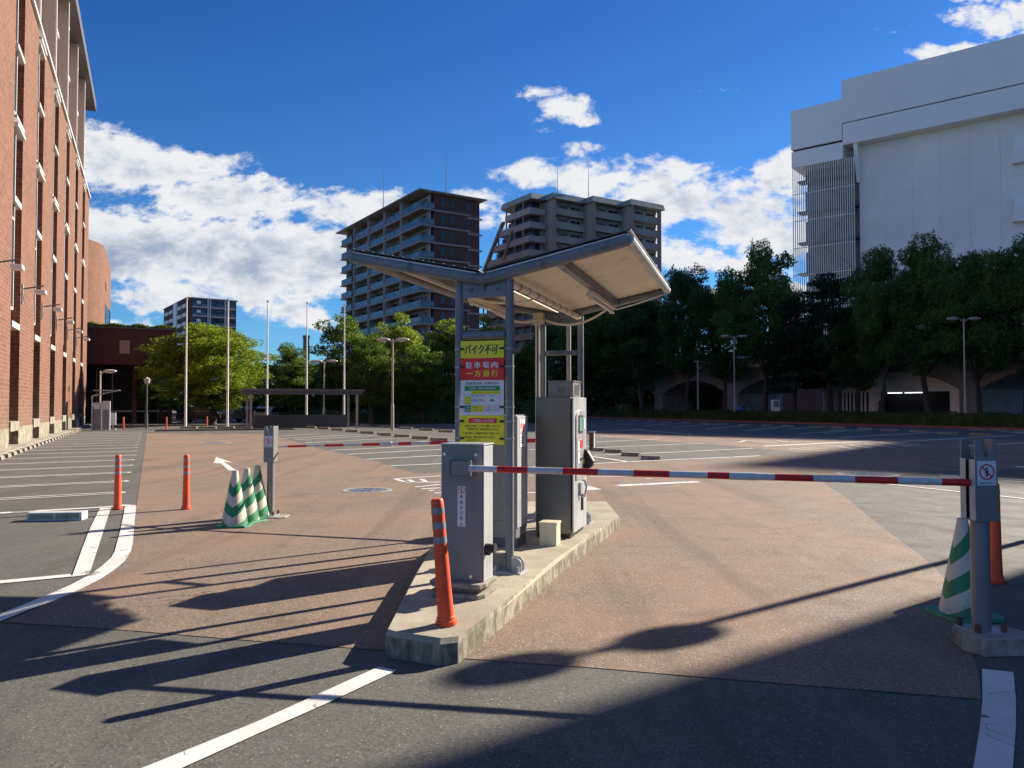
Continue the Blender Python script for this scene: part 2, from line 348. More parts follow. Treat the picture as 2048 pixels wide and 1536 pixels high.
def concrete(name, col, dk=.5):
    m, t, b = newmat(name); oc = t.node('ShaderNodeTexCoord').outputs['Object']
    n = t.noise(oc, 1.6, 8, .62, .2); f = t.noise(oc, 18, 6, .7); g = t.noise(t.vm('MULTIPLY', oc, (3, 3, 1.4)), 2.6, 8, .7, .6)
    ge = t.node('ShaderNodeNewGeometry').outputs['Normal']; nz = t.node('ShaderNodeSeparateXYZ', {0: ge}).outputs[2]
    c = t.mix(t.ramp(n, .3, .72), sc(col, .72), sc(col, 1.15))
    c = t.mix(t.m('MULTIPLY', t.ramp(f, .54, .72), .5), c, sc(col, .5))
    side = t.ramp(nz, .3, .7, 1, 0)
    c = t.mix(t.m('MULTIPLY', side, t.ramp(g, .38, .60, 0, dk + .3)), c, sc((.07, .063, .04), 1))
    setin(t, b, color=c, rough=.92, normal=bump(t, t.m('ADD', t.m('MULTIPLY', f, .7), n), .5, .012)); return m
M['conc'] = concrete('weathered concrete', (.40, .35, .26))
M['conc2'] = concrete('kerb concrete', (.36, .32, .26), .3)
def glass(name, col=(.02, .03, .045), rough=.08):
    m, t, b = newmat(name); oc = t.node('ShaderNodeTexCoord').outputs['Object']
    setin(t, b, color=t.mix(t.ramp(t.noise(oc, .6, 2), .4, .6), sc(col, .6), sc(col, 1.4)), rough=rough, spec=.8); return m
M['glass'] = glass('window glass'); M['parapet'] = glass('tinted balcony glass', (.07, .105, .135), .3)
def leafmat(name, a, b2, trans=.35, s=.7):
    m = bpy.data.materials.new(name); m.use_nodes = True; m.node_tree.nodes.clear(); t = NT(m.node_tree)
    oc = t.node('ShaderNodeTexCoord').outputs['Object']
    n1 = t.noise(oc, s, 3, .6); n2 = t.noise(oc, 9.0, 2, .6)
    c = t.mix(t.ramp(t.m('ADD', t.m('MULTIPLY', n1, .6), t.m('MULTIPLY', n2, .4)), .36, .64), a, b2)
    d = t.node('ShaderNodeBsdfPrincipled', {'Base Color': c, 'Roughness': .5, 'Specular IOR Level': .25})
    tr = t.node('ShaderNodeBsdfTranslucent', {'Color': t.mix(1.0, c, (1.5, 1.7, .6), 'MULTIPLY')})
    mx = t.node('ShaderNodeMixShader', {0: trans, 1: d.outputs[0], 2: tr.outputs[0]})
    t.node('ShaderNodeOutputMaterial', {0: mx.outputs[0]}); return m
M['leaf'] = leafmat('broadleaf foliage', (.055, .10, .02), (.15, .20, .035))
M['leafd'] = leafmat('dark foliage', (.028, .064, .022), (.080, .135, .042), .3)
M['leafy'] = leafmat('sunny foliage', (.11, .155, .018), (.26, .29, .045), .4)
M['pine'] = leafmat('conifer foliage', (.010, .026, .012), (.024, .046, .018), .12)
M['hedge'] = leafmat('hedge leaves', (.035, .055, .012), (.085, .11, .025), .25, 1.5)
M['bark'] = mat('bark', (.055, .042, .034), .95, 0, .35, 4, .5, 14)
M['grass'] = leafmat('roof grass', (.05, .08, .015), (.12, .15, .03), .3)
# ------------------------------------------------------------------ ground
def struct(o): o['kind'] = 'structure'; return o
g = MB(); g.add([(-1500, -300, 0), (1500, -300, 0), (1500, 2500, 0), (-1500, 2500, 0)], [(0, 1, 2, 3)]); struct(g.obj('ground', M['asphalt']))
def Gs(pts, s=1.0, ox=0.0, oy=0.0, z=0.0): return [G(ox + p[0]*s, oy + p[1]*s, z) for p in pts]
brown = MB()
edge = [(294,866),(283,940),(273,1011),(269,1062),(262,1100),(250,1125),(220,1147),(175,1172),(112,1202),(37,1232),(-60,1272),(-60,1250),
        (0,1244),(250,1261),(475,1280),(762,1301),(900,1316),(1182,1336),(1412,1356),(1963,1400),(1958,1345),(1935,1290),(1915,1215),(1897,1171),(1874,1139),(1827,1101),(1770,1060),
        (1691,995),(1646,966),(1785,953),(1896,942),(2060,938),(2300,936),(2300,884),(2048,880),(1750,877),(1480,870),(1190,864),(1178,872),
        (1508,896),(1616,907),(1480,914),(1340,921),(1180,929),(876,946),(830,947),(748,922),(631,896),(572,878),(543,868)]
edge = edge[:9] + [(37, 1232), (4, 1245)] + edge[13:]
brown.flat([G(*p) for p in edge], .004); bo = struct(brown.obj('brown_paving', M['brown']))
pt = MB(); Z8 = .008
def line(p0, p1, w=.1, m=None):
    a, b = Vector(p0[:2]).to_3d(), Vector(p1[:2]).to_3d(); d = (b-a).normalized(); n = Vector((-d.y, d.x, 0)) * w/2
    (m or pt).flat([a+n, a-n, b-n, b+n], Z8)
def pl(pts, w=.1):
    for a, b in zip(pts[:-1], pts[1:]): line(a, b, w)
# left stalls: paired lines closed by a round end
ldir = Vector((-math.sin(R(58)), -math.cos(R(58)), 0))
nrm = Vector((-ldir.y, ldir.x, 0))
for k in range(1, 17):
    e = lot(-.42, 13.45 + 2.32*k); 
    L = (tolot(e).x + 4.05) / math.cos(R(7))
    sgn = [];  sep = .13; w = .075
    for s in (-1, 1): line(e + nrm*s*sep + ldir*.12, e + nrm*s*sep + ldir*L, w)
    arc = [e + ldir*.12 + (nrm*math.cos(a) - ldir*math.sin(a)) * sep for a in [i*math.pi/8 for i in range(9)]]
    for i in range(8):
        c = e + ldir*.12
        o1, o2 = c + (arc[i]-c).normalized()*(sep+w/2), c + (arc[i+1]-c).normalized()*(sep+w/2)
        i1, i2 = c + (arc[i]-c).normalized()*(sep-w/2), c + (arc[i+1]-c).normalized()*(sep-w/2)
        pt.flat([i1, o1, o2, i2], Z8)
S1 = lambda p: G(p[0]/4, 1000 + p[1]/4)
pt.flat([S1(p) for p in [(0,102),(800,58),(905,52),(985,40),(1085,44),(1085,52),(985,52),(905,60),(800,66),(0,113)]], Z8)
pt.flat([S1(p) for p in [(800,68),(888,64),(735,540),(712,602),(575,620),(640,440),(720,230)]], Z8)
def strip(a, b):
    for i in range(len(a)-1): pt.flat([a[i], b[i], b[i+1], a[i+1]], Z8)
inner = [(1000,55),(985,140),(962,250),(935,350),(918,415),(890,465),(800,545),(720,603),(560,688),(400,758),(200,838),(0,918),(-220,1005)]
outer = [(1090,54),(1082,140),(1072,250),(1062,350),(1048,410),(1000,495),(900,575),(800,640),(640,722),(450,805),(230,885),(0,978),(-220,1075)]
strip([S1(p) for p in inner], [S1(p) for p in outer])
pt.flat([S1(p) for p in [(-60,655),(0,650),(560,598),(580,618),(0,674),(-60,680)]], Z8)
pt.flat([G(*p) for p in [(280,1541),(512,1447),(660,1380),(757,1336),(794,1343),(650,1411),(512,1472),(360,1541),(330,1556),(245,1556)]], Z8)
strip([G(*p) for p in [(1964,1340),(1965,1402),(1960,1455),(1947,1536),(1942,1560)]], [G(*p) for p in [(2027,1347),(2032,1402),(2032,1455),(2026,1536),(2023,1560)]])
S6 = lambda p: G(400 + p[0]*.15625, 840 + p[1]*.15625)
pt.flat([S6(p) for p in [(205,475),(420,550),(300,535),(465,650),(370,650),(258,556),(175,556)]], Z8)
# middle stalls
for (a, b) in [((569,877),(740,868)),((587,880),(800,869)),((610,886),(860,873)),((640,893),(890,881)),((660,901),(905,889)),((695,909),(905,898)),((733,919),(905,910)),
               ((782,932),(905,927)),((1188,875),(1243,872.5)),((1188,884.5),(1318,878)),((1194,895.5),(1407,886.7)),((1188,911),(1340,905)),((1340,905),(1506,897)),((1180,928),(1340,920)),((1340,920),(1520,912)),
               ((1182,913),(1256,924)),((1060,900),(1188,893)),((1060,935),(1180,928)),((560,872),(640,868))]:
    line(G(*a), G(*b), .16)
for (a, b) in [((1235,972),(1395,964)),((1260,859),(1383,869)),((1178,864),(1290,859)),((1231,849.5),(1330,846)),((1286,851.5),(1378,846)),((1345,854.3),(1440,848)),((1412,858),(1506,850)),
               ((1492,861.4),(1578,853)),((1600,867),(1764,859)),((1681,874.8),(1878,864.8)),((1806,883),(2029,871)),((1920,893),(2200,878)),((1580,858),(1666,852)),((1660,862),(1700,859)),((2010,864),(2060,868)),((1985,862),(2060,867))]:
    line(G(*a), G(*b), .26)
S8 = lambda p: G(1480 + p[0]*.2773, 840 + p[1]*.2773)
for c in [[(-40,162),(0,160),(40,148),(265,165)],[(150,145),(260,148),(350,160),(500,155)],[(370,135),(440,128),(715,145)],[(355,205),(620,225)],[(440,200),(780,220)],
          [(580,187),(700,189),(840,215)],[(790,180),(960,205)],[(900,172),(1120,200)],[(1010,163),(1220,195)],[(1060,170),(1300,190)],[(1170,180),(1430,185)],[(1110,165),(1300,178)]]:
    pl([S8(p) for p in c], .14)
line(S8((165,190)), S8((950,152)), .3)
for c in [[(1435,398),(2300,450)],[(1445,405),(2300,468)],[(1010,458),(2048,570)],[(2048,570),(2300,600)],[(1995,340),(2300,352)]]:
    pl([S8(p) for p in c], .09)
line(G(2033,934), G(2200,938), .5)
S7 = lambda p: G(740 + p[0]*.293, 820 + p[1]*.293)
for c in [[(170,472),(480,452)],[(170,472),(235,492)],[(250,497),(480,494)],[(265,478),(300,497)],[(350,474),(385,495)],[(310,528),(480,510)],[(350,541),(480,534)],[(400,553),(480,549)],[(440,568),(1130,567)],[(1090,452),(1110,452)],[(1500,455),(1830,455)],[(1880,470),(1925,472)]]:
    pl([S7(p) for p in c], .11)
pt.flat([S7(p) for p in [(1300,520),(1500,522),(1585,544),(1500,550),(1300,552)]], Z8)
struct(pt.obj('road_markings', M['paint']))

def manhole(u, v, r, label, lid=True):
    p = G(u, v); e = empty('manhole_cover', (p.x, p.y, 0), .3, label, 'manhole cover')
    m = MB().lathe([(r*1.25, .0), (r*1.25, .010), (r*1.02, .0115), (r*1.02, .004)], 40); m.obj('rim', M['conc2'], e)
    m = MB().lathe([(r, .004), (r, .013)], 40)
    for a in range(12):
        for q in (.3, .55, .8):
            m.obox((r*q*math.cos(a*math.pi/6 + q*2), r*q*math.sin(a*math.pi/6 + q*2)), .03, .012, .012, .017, a*math.pi/6 + q*2 + math.pi/2)
    m.obj('lid', M['tube'], e); return e
manhole(735, 981, .37, 'round iron manhole cover with pale rim in the brown paving')
manhole(430, 886, .55, 'distant dark manhole cover beyond the white arrow')
manhole(1735, 949, .55, 'dark manhole cover beyond the long barrier arm')
# ------------------------------------------------------------------ wheel stops
def wheelstop_mesh():
    m = MB(); m.extr([(-.09,0),(.09,0),(.065,.11),(-.065,.11)], 'x', -.3, .3); o = m.obj('wheel_stop', M['conc2'], bevel=.01); return o
ws0 = wheelstop_mesh(); ws_used = [False]
def wstop(p, az, label, group, L=.6, k=1.0):
    if ws_used[0]: o = ws0.copy(); COL.objects.link(o)
    else: o = ws0; ws_used[0] = True
    o.location = (p.x, p.y, 0); o.rotation_euler = (0, 0, az); o.scale = (L/.6, k, k); tag(o, label, 'wheel stop', group)
n = 0
for k in range(2, 18):
    for s in (-.55, .55):
        p = lot(-3.95, 13.45 + 2.32*(k + .5) + s)
        wstop(p, LOT + R(90), '%s concrete wheel stop in the row beside the brick building' % (ORD[n] if n < 30 else ('second farthest' if n == 30 else 'farthest')), 'wheel stops along the brick building', .62)
        n += 1
hs = [((1215,842)),((1243,843)),((1270,843)),((1303,844)),((1336,846)),((1374,847)),((1412,849)),((1448,850)),((1490,851.5)),((1535,853)),((1578,854.5)),((1635,856.5)),((1678,857)),((1732,860)),((1780,862)),((1838,865)),((1898,869)),((1962,872))]
for i, (u, v) in enumerate(hs[::-1]):
    wstop(G(u, v), LOT + R(90), '%s pale wheel stop in the shaded row along the hedge' % ORD[i], 'wheel stops along the hedge', 1.15, 1.25)
for i, (u, v) in enumerate([(1955,862),(2000,863),(2045,865),(2090,868)][:3]):
    wstop(G(u, v), R(10), 'grey wheel stop behind the right-hand row, %s from the left' % NTH[i], 'wheel stops at the far right', 1.1, 1.3)
for i, (u, v) in enumerate([(1228,905),(1262,912),(1303,919)]):
    wstop(G(u, v), R(-38), ['small concrete wheel stop beyond the pay machine, farthest of three', 'small concrete wheel stop beyond the pay machine, middle of three', 'small concrete wheel stop beyond the pay machine, closest of three'][i], 'wheel stops beyond the pay machine', .62)
for i, (u, v) in enumerate([(1197,902)]): wstop(G(u, v), R(-38), 'dark wheel stop partly hidden by the pay machine', 'wheel stops beyond the pay machine', .5)
far = [(598,855),(622,856.5),(648,858.5),(676,861),(705,864),(736,867.5),(770,871),(806,874.5),(842,878),(880,882)]
for i, (u, v) in enumerate(far):
    wstop(G(u, v), R(-35), 'wheel stop in the middle row left of the sign posts, %s from the left' % NTH[i], 'wheel stops in the middle row', 1.0, 1.3)
for i, (u, v) in enumerate([(690,850),(730,852.5),(770,855),(812,858),(853,861),(893,864.5)]):
    wstop(G(u, v), R(-35), 'wheel stop in the farther row behind the middle one, %s from the left' % NTH[i], 'wheel stops in the farther row', 1.1, 1.2)
for i, (u, v) in enumerate([(378,857),(416,857),(452,857),(488,857)]):
    wstop(G(u, v), 0, 'low grey wheel stop at the foot of the flagpoles, %s from the left' % NTH[i], 'wheel stops by the flagpoles', 1.1, 1.3)

# ------------------------------------------------------------------ traffic island
IZ = .16
isl = [(778,1254),(900,1308-34),(935,1276),(1000,1218),(1100,1128),(1180,1066),(1237,1034),(1215,1003),(1120,1003),(1030,1006),(960,1040),(905,1080),(850,1140)]
top = [G(u, v, IZ) for (u, v) in [(776,1258),(790,1262),(882,1276),(918,1272),(1000,1212),(1100,1126),(1180,1070),(1238,1033),(1212,1003),(1060,1003),(960,1030),(870,1090),(840,1135)]]
im = MB(); nt = len(top)
cx = sum(p.x for p in top)/nt; cy = sum(p.y for p in top)/nt
out = [(p.x + (p.x-cx)/max(.4, math.hypot(p.x-cx, p.y-cy))*.035, p.y + (p.y-cy)/max(.4, math.hypot(p.x-cx, p.y-cy))*.035) for p in top]
vs = [(p[0], p[1], 0) for p in out] + [(p[0], p[1], IZ-.03) for p in out] + [(p.x, p.y, IZ) for p in top]
fs = [(i, (i+1) % nt, nt+(i+1) % nt, nt+i) for i in range(nt)] + [(nt+i, nt+(i+1) % nt, 2*nt+(i+1) % nt, 2*nt+i) for i in range(nt)] + [tuple(range(2*nt, 3*nt))]
im.add(vs, fs); struct(im.obj('traffic_island', M['conc']))
# ------------------------------------------------------------------ orange delineator posts
def make_bollard():
    e = empty('bollard', (0, 0, 0))
    MB().lathe([(.070,0),(.074,.010),(.074,.030),(.064,.036),(.066,.05),(.060,.062)], 28).obj('base', M['orange'], e, smooth=True)
    MB().lathe([(.059,.05),(.053,.20),(.049,.45),(.0455,.6),(.0445,.80),(.043,.846),(.036,.86),(.0,.862)], 28).obj('post', M['orange'], e, smooth=True)
    for z in (.58, .68, .78):
        MB().lathe([(.0468,z-.022),(.0462,z+.022)], 28).obj('reflective_band', M['reflect'], e, smooth=True)
    return e
bol = make_bollard(); first = [True]
def bollard(p, label, rot=(0, 0, 0), k=1.0):
    o = bol if first[0] else copy_tree(bol); first[0] = False
    o.location = p; o.rotation_euler = rot; o.scale = (k, k, k); tag(o, label, 'bollard', 'orange posts around the car park'); return o
bollard(G(893,1249,IZ), 'orange bollard leaning to the left on the tip of the concrete island', (0, R(-4.5), 0), .96)
bollard(G(235,1019), 'orange bollard standing on the white painted corner, left of its pair', k=.97)
bollard(G(372,1019), 'orange bollard standing alone on the brown paving', k=.97)
bollard(G(1991,1165), 'orange bollard behind the near arm rest post', k=1.04)
bollard(G(247,858.5), 'small distant orange bollard beside the white signboard', k=.93)
bollard(G(333,858), 'small distant orange bollard left of the first flagpole', k=.93)
bollard(G(414,856), 'small distant orange bollard between the two nearest flagpoles', k=.93)
bollard(G(495,855.5), 'small distant orange bollard at the left leg of the shelter', k=.93)
# ------------------------------------------------------------------ cones
def cone_mat():
    m, t, b = newmat('green and cream striped cone'); oc = t.node('ShaderNodeTexCoord').outputs['Object']; s = t.node('ShaderNodeSeparateXYZ', {0: oc}).outputs
    a = t.m('ABSOLUTE', t.m('ARCTAN2', s[0], t.m('MULTIPLY', s[1], -1)))     # 0 at the front (-y)
    h = t.m('SUBTRACT', s[2], t.m('MULTIPLY', a, .085))
    fr = t.m('FRACT', t.m('DIVIDE', t.m('ADD', h, .25), .255))
    g_ = t.m('GREATER_THAN', fr, .5); g_ = t.m('MULTIPLY', g_, t.m('LESS_THAN', h, .56)); 
    n = t.noise(oc, 9, 5)
    c = t.mix(g_, t.mix(n, (.54, .48, .39), (.64, .58, .48)), t.mix(n, (.012, .16, .065), (.02, .23, .095)))
    grime = t.ramp(t.m('ADD', t.m('MULTIPLY', s[2], -1.2), t.noise(oc, 7, 8, .7)), .30, .62); c = t.mix(t.m('MULTIPLY', grime, .4), c, (.12, .10, .07))
    c = t.mix(t.m('MULTIPLY', t.ramp(t.noise(t.vm('MULTIPLY', oc, (30, 30, 4)), 1.5, 6, .7), .6, .7), .3), c, (.2, .18, .14))
    setin(t, b, color=c, rough=.42); return m
M['cone'] = cone_mat()
def make_cone():
    e = empty('traffic_cone', (0, 0, 0))
    pts = []; q = .19; c = .05
    for (x, y) in ((q-c,-q),(q,-q+c),(q,q-c),(q-c,q),(-q+c,q),(-q,q-c),(-q,-q+c),(-q+c,-q)): pts.append((x*1.15, y*1.15))
    MB().prism(pts, 0, .032, .04).obj('base', M['green'], e, bevel=.008)
    MB().lathe([(.172,.03),(.168,.05),(.042,.70),(.038,.735),(.028,.74),(.0,.735)], 48).obj('body', M['cone'], e, smooth=True)
    return e
cone = make_cone(); cone.location = G(469,1052.5); cone.rotation_euler = (0, 0, R(10)); tag(cone, 'green and cream striped cone, frontmost of the three in a row', 'traffic cone', 'striped cones')
c2 = copy_tree(cone, None, G(493,1044), R(-32)); tag(c2, 'green and cream striped cone, middle of the three in a row')
c3 = copy_tree(cone, None, G(514,1035), R(-42)); tag(c3, 'green and cream striped cone nearest the far arm rest post')
p = G(1928,1232); c4 = copy_tree(cone, None, p, R(-82)); tag(c4, 'green and cream striped cone behind the near arm rest post')

# ------------------------------------------------------------------ text and pictograms
_fc = {}
def text_into(mb, s, cx, cz, h, y, w=None, mi=0, bold=0.0, shear=0.0, axis='xz'):
    """glyph outlines of s laid in the local xz plane at depth y, centred at cx, cz"""
    cu = bpy.data.curves.new('t', 'FONT'); cu.body = s; cu.size = 1.0; cu.shear = shear; cu.resolution_u = 2; cu.fill_mode = 'FRONT'
    ob = bpy.data.objects.new('t', cu); COL.objects.link(ob)
    dg = bpy.context.evaluated_depsgraph_get(); me = bpy.data.meshes.new_from_object(ob.evaluated_get(dg))
    V = [v.co.copy() for v in me.vertices]; Fc = [tuple(p.vertices) for p in me.polygons]
    bpy.data.objects.remove(ob); bpy.data.curves.remove(cu)
    if not V: return
    x0 = min(v.x for v in V); x1 = max(v.x for v in V); y0 = min(v.y for v in V); y1 = max(v.y for v in V)
    ky = h / max(y1-y0, 1e-6); kx = (w / max(x1-x0, 1e-6)) if w else ky
    mb.cur = mi
    for j, dx in enumerate((0, -bold, bold) if bold else (0,)):
        mb.add([(cx + (v.x-(x0+x1)/2+dx)*kx, y - j*.00012, cz + (v.y-(y0+y1)/2)*ky) for v in V], Fc)
    bpy.data.meshes.remove(me)
def disc(mb, cx, cz, r0, r1, y, mi, n=28):
    mb.cur = mi; vs = []
    for k in range(n):
        a = 2*math.pi*k/n; vs += [(cx + r0*math.cos(a), y, cz + r0*math.sin(a)), (cx + r1*math.cos(a), y, cz + r1*math.sin(a))]
    mb.add(vs, [(2*k, 2*k+1, (2*k+3) % (2*n), (2*k+2) % (2*n)) for k in range(n)])
def poly(mb, pts, y, mi): mb.cur = mi; mb.add([(p[0], y, p[1]) for p in pts], [tuple(range(len(pts)))])
def nowalk(mb, cx, cz, r, y, red, blk):
    q = r*.9
    poly(mb, [(cx-.22*q,cz+.28*q),(cx+.22*q,cz+.28*q),(cx+.24*q,cz-.15*q),(cx+.13*q,cz-.15*q),(cx+.14*q,cz-.68*q),(cx+.02*q,cz-.68*q),(cx,cz-.2*q),(cx-.02*q,cz-.68*q),(cx-.14*q,cz-.68*q),(cx-.13*q,cz-.15*q),(cx-.24*q,cz-.15*q)], y-.0004, blk)
    disc(mb, cx, cz+.48*q, 0.0, .15*q, y-.0004, blk, 14)
    disc(mb, cx, cz, r*.82, r, y-.0008, red)
    d = .09*r; s2 = .7071
    poly(mb, [(cx-s2*r*.9-d*s2, cz+s2*r*.9-d*s2),(cx-s2*r*.9+d*s2, cz+s2*r*.9+d*s2),(cx+s2*r*.9+d*s2, cz-s2*r*.9+d*s2),(cx+s2*r*.9-d*s2, cz-s2*r*.9-d*s2)], y-.0012, red)

# ------------------------------------------------------------------ gate island furniture: local x = across, local y = along the island
BA = R(17.3); RB = -BA
b1 = Vector((math.sin(BA), math.cos(BA), 0)); b2 = Vector((math.cos(BA), -math.sin(BA), 0))
def barrier_arm(parent, p0, p1, n, r0, r1, startw, joint=None, name='barrier_arm'):
    """striped boom from p0 to p1 in parent space; n stripes"""
    p0, p1 = Vector(p0), Vector(p1); o = None
    mb = MB(); k = len(n) - 1
    for i in range(k):
        a, b = n[i], n[i+1]; mb.cur = (i + (0 if startw else 1)) % 2
        mb.tube([p0.lerp(p1, a), p0.lerp(p1, b)], [r0 + (r1-r0)*a, r0 + (r1-r0)*b], 16, cap=(i in (0, k-1)))
    o = mb.obj(name, [M['armwhite'], M['red']], parent, smooth=True)
    if joint:
        a, b = joint; MB().tube([p0.lerp(p1, a), p0.lerp(p1, b)], r0*1.12, 16).obj('joint_sleeve', M['armwhite'], o, smooth=True)
    return o
# near gate
fr = AT(963.7, 1162, 5.80)
g1 = empty('barrier_gate', (fr.x, fr.y, IZ), RB, 'grey barrier gate cabinet on the island with red and white arm reaching right', 'barrier gate')
W1, D1, z0, z1 = .33, .23, .27-IZ, HZ(891,5.80)-IZ
MB().box(-W1, 0, 0, D1, z0, z1).obj('cabinet', M['grey'], g1, bevel=.004)
MB().box(.0, .012, .012, D1-.01, z0+.0, z1-.008).obj('side_door', M['lgrey'], g1, bevel=.003)
MB().box(-W1-.006, .016, -.006, D1+.006, z1, z1+.012).obj('lid', M['lgrey'], g1, bevel=.003)
m = MB(); m.prism([(-W1-.08,-.03),(-W1-.03,-.09),(.01,-.09),(.04,-.02),(.04,D1+.02),(-W1-.08,D1+.02)], z0-.035, z0)
m.prism([(-W1-.02,-.03),(-.03,-.03),(-.01,.0),(-.01,D1),(-W1-.02,D1)], .035, z0-.035); m.prism([(-W1-.08,-.03),(-W1-.05,-.10),(.0,-.10),(.035,-.03),(.035,D1+.02),(-W1-.08,D1+.02)], 0, .035)
m.obj('plinth', M['conc2'], g1, bevel=.006)
ap = AT(938, 937, 5.72)
lx = (ap - Vector((fr.x, fr.y, 0))).dot(b2); az_ = ap.z - IZ
m = MB().box(lx-.16, lx-.005, -.075, 0, az_-.055, az_+.05); m.box(lx-.17, lx-.16, -.085, 0, az_-.06, az_+.055); m.box(lx-.02, lx+.01, -.09, 0, az_-.06, az_+.06)
m.obj('arm_bracket', M['grey'], g1, bevel=.003)
for (x, z) in ((-W1+.03, z1-.07), (-.045, z1-.07), (-.085, z0+.04)):
    MB().tube([(x, -.012, z), (x, 0, z)], .013, 14).obj('lock', M['chrome'], g1, smooth=True)
k = MB().tube([(.01, .05, .36), (.085, .05, .36)], .035, 18); k.tube([(.085, .05, .36), (.09, .05, .36)], .039, 18); k.box(.012, .05, .03, .075, .31, .36); k.obj('crank_cover', M['black'], g1, smooth=True)
s = MB(); s.box(-.195, -.132, -.004, 0, .0+.52, .825)
st = s.obj('sticker', M['sw'], g1); s = MB(); nowalk(s, -.1635, .794, .027, -.0045, 0, 1)
for i, ch in enumerate('車路歩行禁止'): text_into(s, ch, -.1635, .745-i*.0405, .029, -.0047, mi=1, bold=.004)
s.obj('lettering', [M['sr'], M['sb']], st)
# boom end in world
e1 = AT(1936, 965, 5.12); MW = Matrix.Translation(Vector((fr.x, fr.y, IZ))) @ Matrix.Rotation(RB, 4, 'Z'); loc = MW.inverted()
def stops(us, u0, u1, d0, d1):
    out = []
    for u in us:      # perspective-correct fraction along the boom
        r = (u-1024)/F; x0, x1 = (u0-1024)/F*d0, (u1-1024)/F*d1
        out.append((r*d0 - x0) / ((x1-x0) - r*(d1-d0)))
    return out
us = [938,995,1056,1126,1196,1267,1339,1415,1490,1549,1626,1709,1794,1882,1945]
barrier_arm(g1, loc @ ap, loc @ AT(1945,965.5,5.10), stops(us, 938, 1945, 5.72, 5.10), .024, .024, True, (.545,.60))
# near arm rest
def arm_rest(p, z_base, ztop, zbot, w, dpt, r, label, rz, signside=True, block=True, k=1.0):
    e = empty('arm_rest_post', (p.x, p.y, 0), rz, label, 'arm rest post', 'posts that catch the barrier arms')
    MB().tube([(0, 0, z_base), (0, 0, zbot+.02)], r, 24).obj('post', M['grey'], e, smooth=True)
    # box with an open slot at the left and a V mouth in the top
    b = MB(); x0, x1 = -w/2, w/2; t = .012; vm = ztop-.13
    for yy in (-dpt/2, dpt/2-t):
        b.extr([(x0, zbot), (x1, zbot), (x1, ztop), (w*.30, ztop), (w*.10, vm+.01), (-w*.05, vm+.01), (-w*.22, ztop), (x0, ztop)], 'y', yy, yy+t)
    b.box(x1-t, x1, -dpt/2+t, dpt/2-t, zbot, ztop); b.box(x0, x1, -dpt/2+t, dpt/2-t, zbot, zbot+t)
    b.obj('housing', M['grey'], e, bevel=.003)
    MB().box(x0-.003, x0, -dpt/2, -dpt*.12, zbot+.01, vm).box(x0-.003, x0, dpt*.12, dpt/2, zbot+.01, vm).obj('side_flange', M['lgrey'], e)
    MB().box(x0+.01, x1-.02, -dpt/2+.02, dpt/2-.02, zbot+.1, vm-.02).obj('rubber_lining', M['black'], e)
    s = MB().box(-w*.42, w*.40, -dpt/2-.004, -dpt/2, vm-.17, vm-.01); st = s.obj('sticker', M['sw'], e)
    s = MB(); nowalk(s, -w*.01, vm-.082, w*.34, -dpt/2-.0045, 0, 1); text_into(s, '車路歩行禁止', -w*.01, vm-.155, .013, -dpt/2-.0048, w*.66, 1, .006); s.obj('lettering', [M['sr'], M['sb']], st)
    if block:
        MB().prism([(-.17,-.06),(-.12,-.20),(.22,-.20),(.30,-.14),(.24,.13),(-.13,.13)], 0, z_base-.008, .03).obj('foundation_block', M['conc2'], e, bevel=.01)
    pl_ = MB().box(-r*1.9, r*1.9, -r*1.9, r*1.9, z_base-.008, z_base+.004).obj('base_plate', M['galv'], e)
    for (a, b_) in ((-1,-1),(1,-1),(1,1),(-1,1)):
        MB().tube([(a*r*1.55, b_*r*1.55, z_base), (a*r*1.55, b_*r*1.55, z_base+.055)], .018, 12).obj('anchor_bolt', M['rust'], e, smooth=True)
    return e
pp = G(1963, 1258, .12)
arm_rest(pp, .12, HZ(878, pp.y), HZ(1040, pp.y), .155, .15, .058, 'grey arm rest post on a concrete block, holding the near arm tip', R(4))
# far arm rest
pq = G(541, 1029, .03)
arm_rest(pq, .03, HZ(852, pq.y), HZ(924, pq.y), .145, .15, .052, 'grey arm rest post beside the three striped cones', RB + R(8))
# far gate: cabinet behind the pay machine, arm to the left
fp = AT(1118, 885, 10.35)
g2 = empty('barrier_gate', (fp.x, fp.y, IZ), RB, 'barrier gate half hidden behind the pay machine, its arm reaching left', 'barrier gate')
MB().box(-.03, .26, -.12, .22, .12, 1.0).obj('cabinet', M['grey'], g2, bevel=.004)
MB().box(-.06, .29, -.15, .25, 0, .12).obj('plinth', M['conc2'], g2, bevel=.006)
L2 = (Matrix.Translation(Vector((fp.x, fp.y, IZ))) @ Matrix.Rotation(RB, 4, 'Z')).inverted()
us = [1118,1090,1046,990,955,897,860,823,798,761,725,688,650,614,576,546]
barrier_arm(g2, L2 @ AT(1118, 880, 10.35), L2 @ AT(543, 893.5, 11.3), stops(us, 1118, 543, 10.35, 11.3), .030, .016, True, (.56, .60))
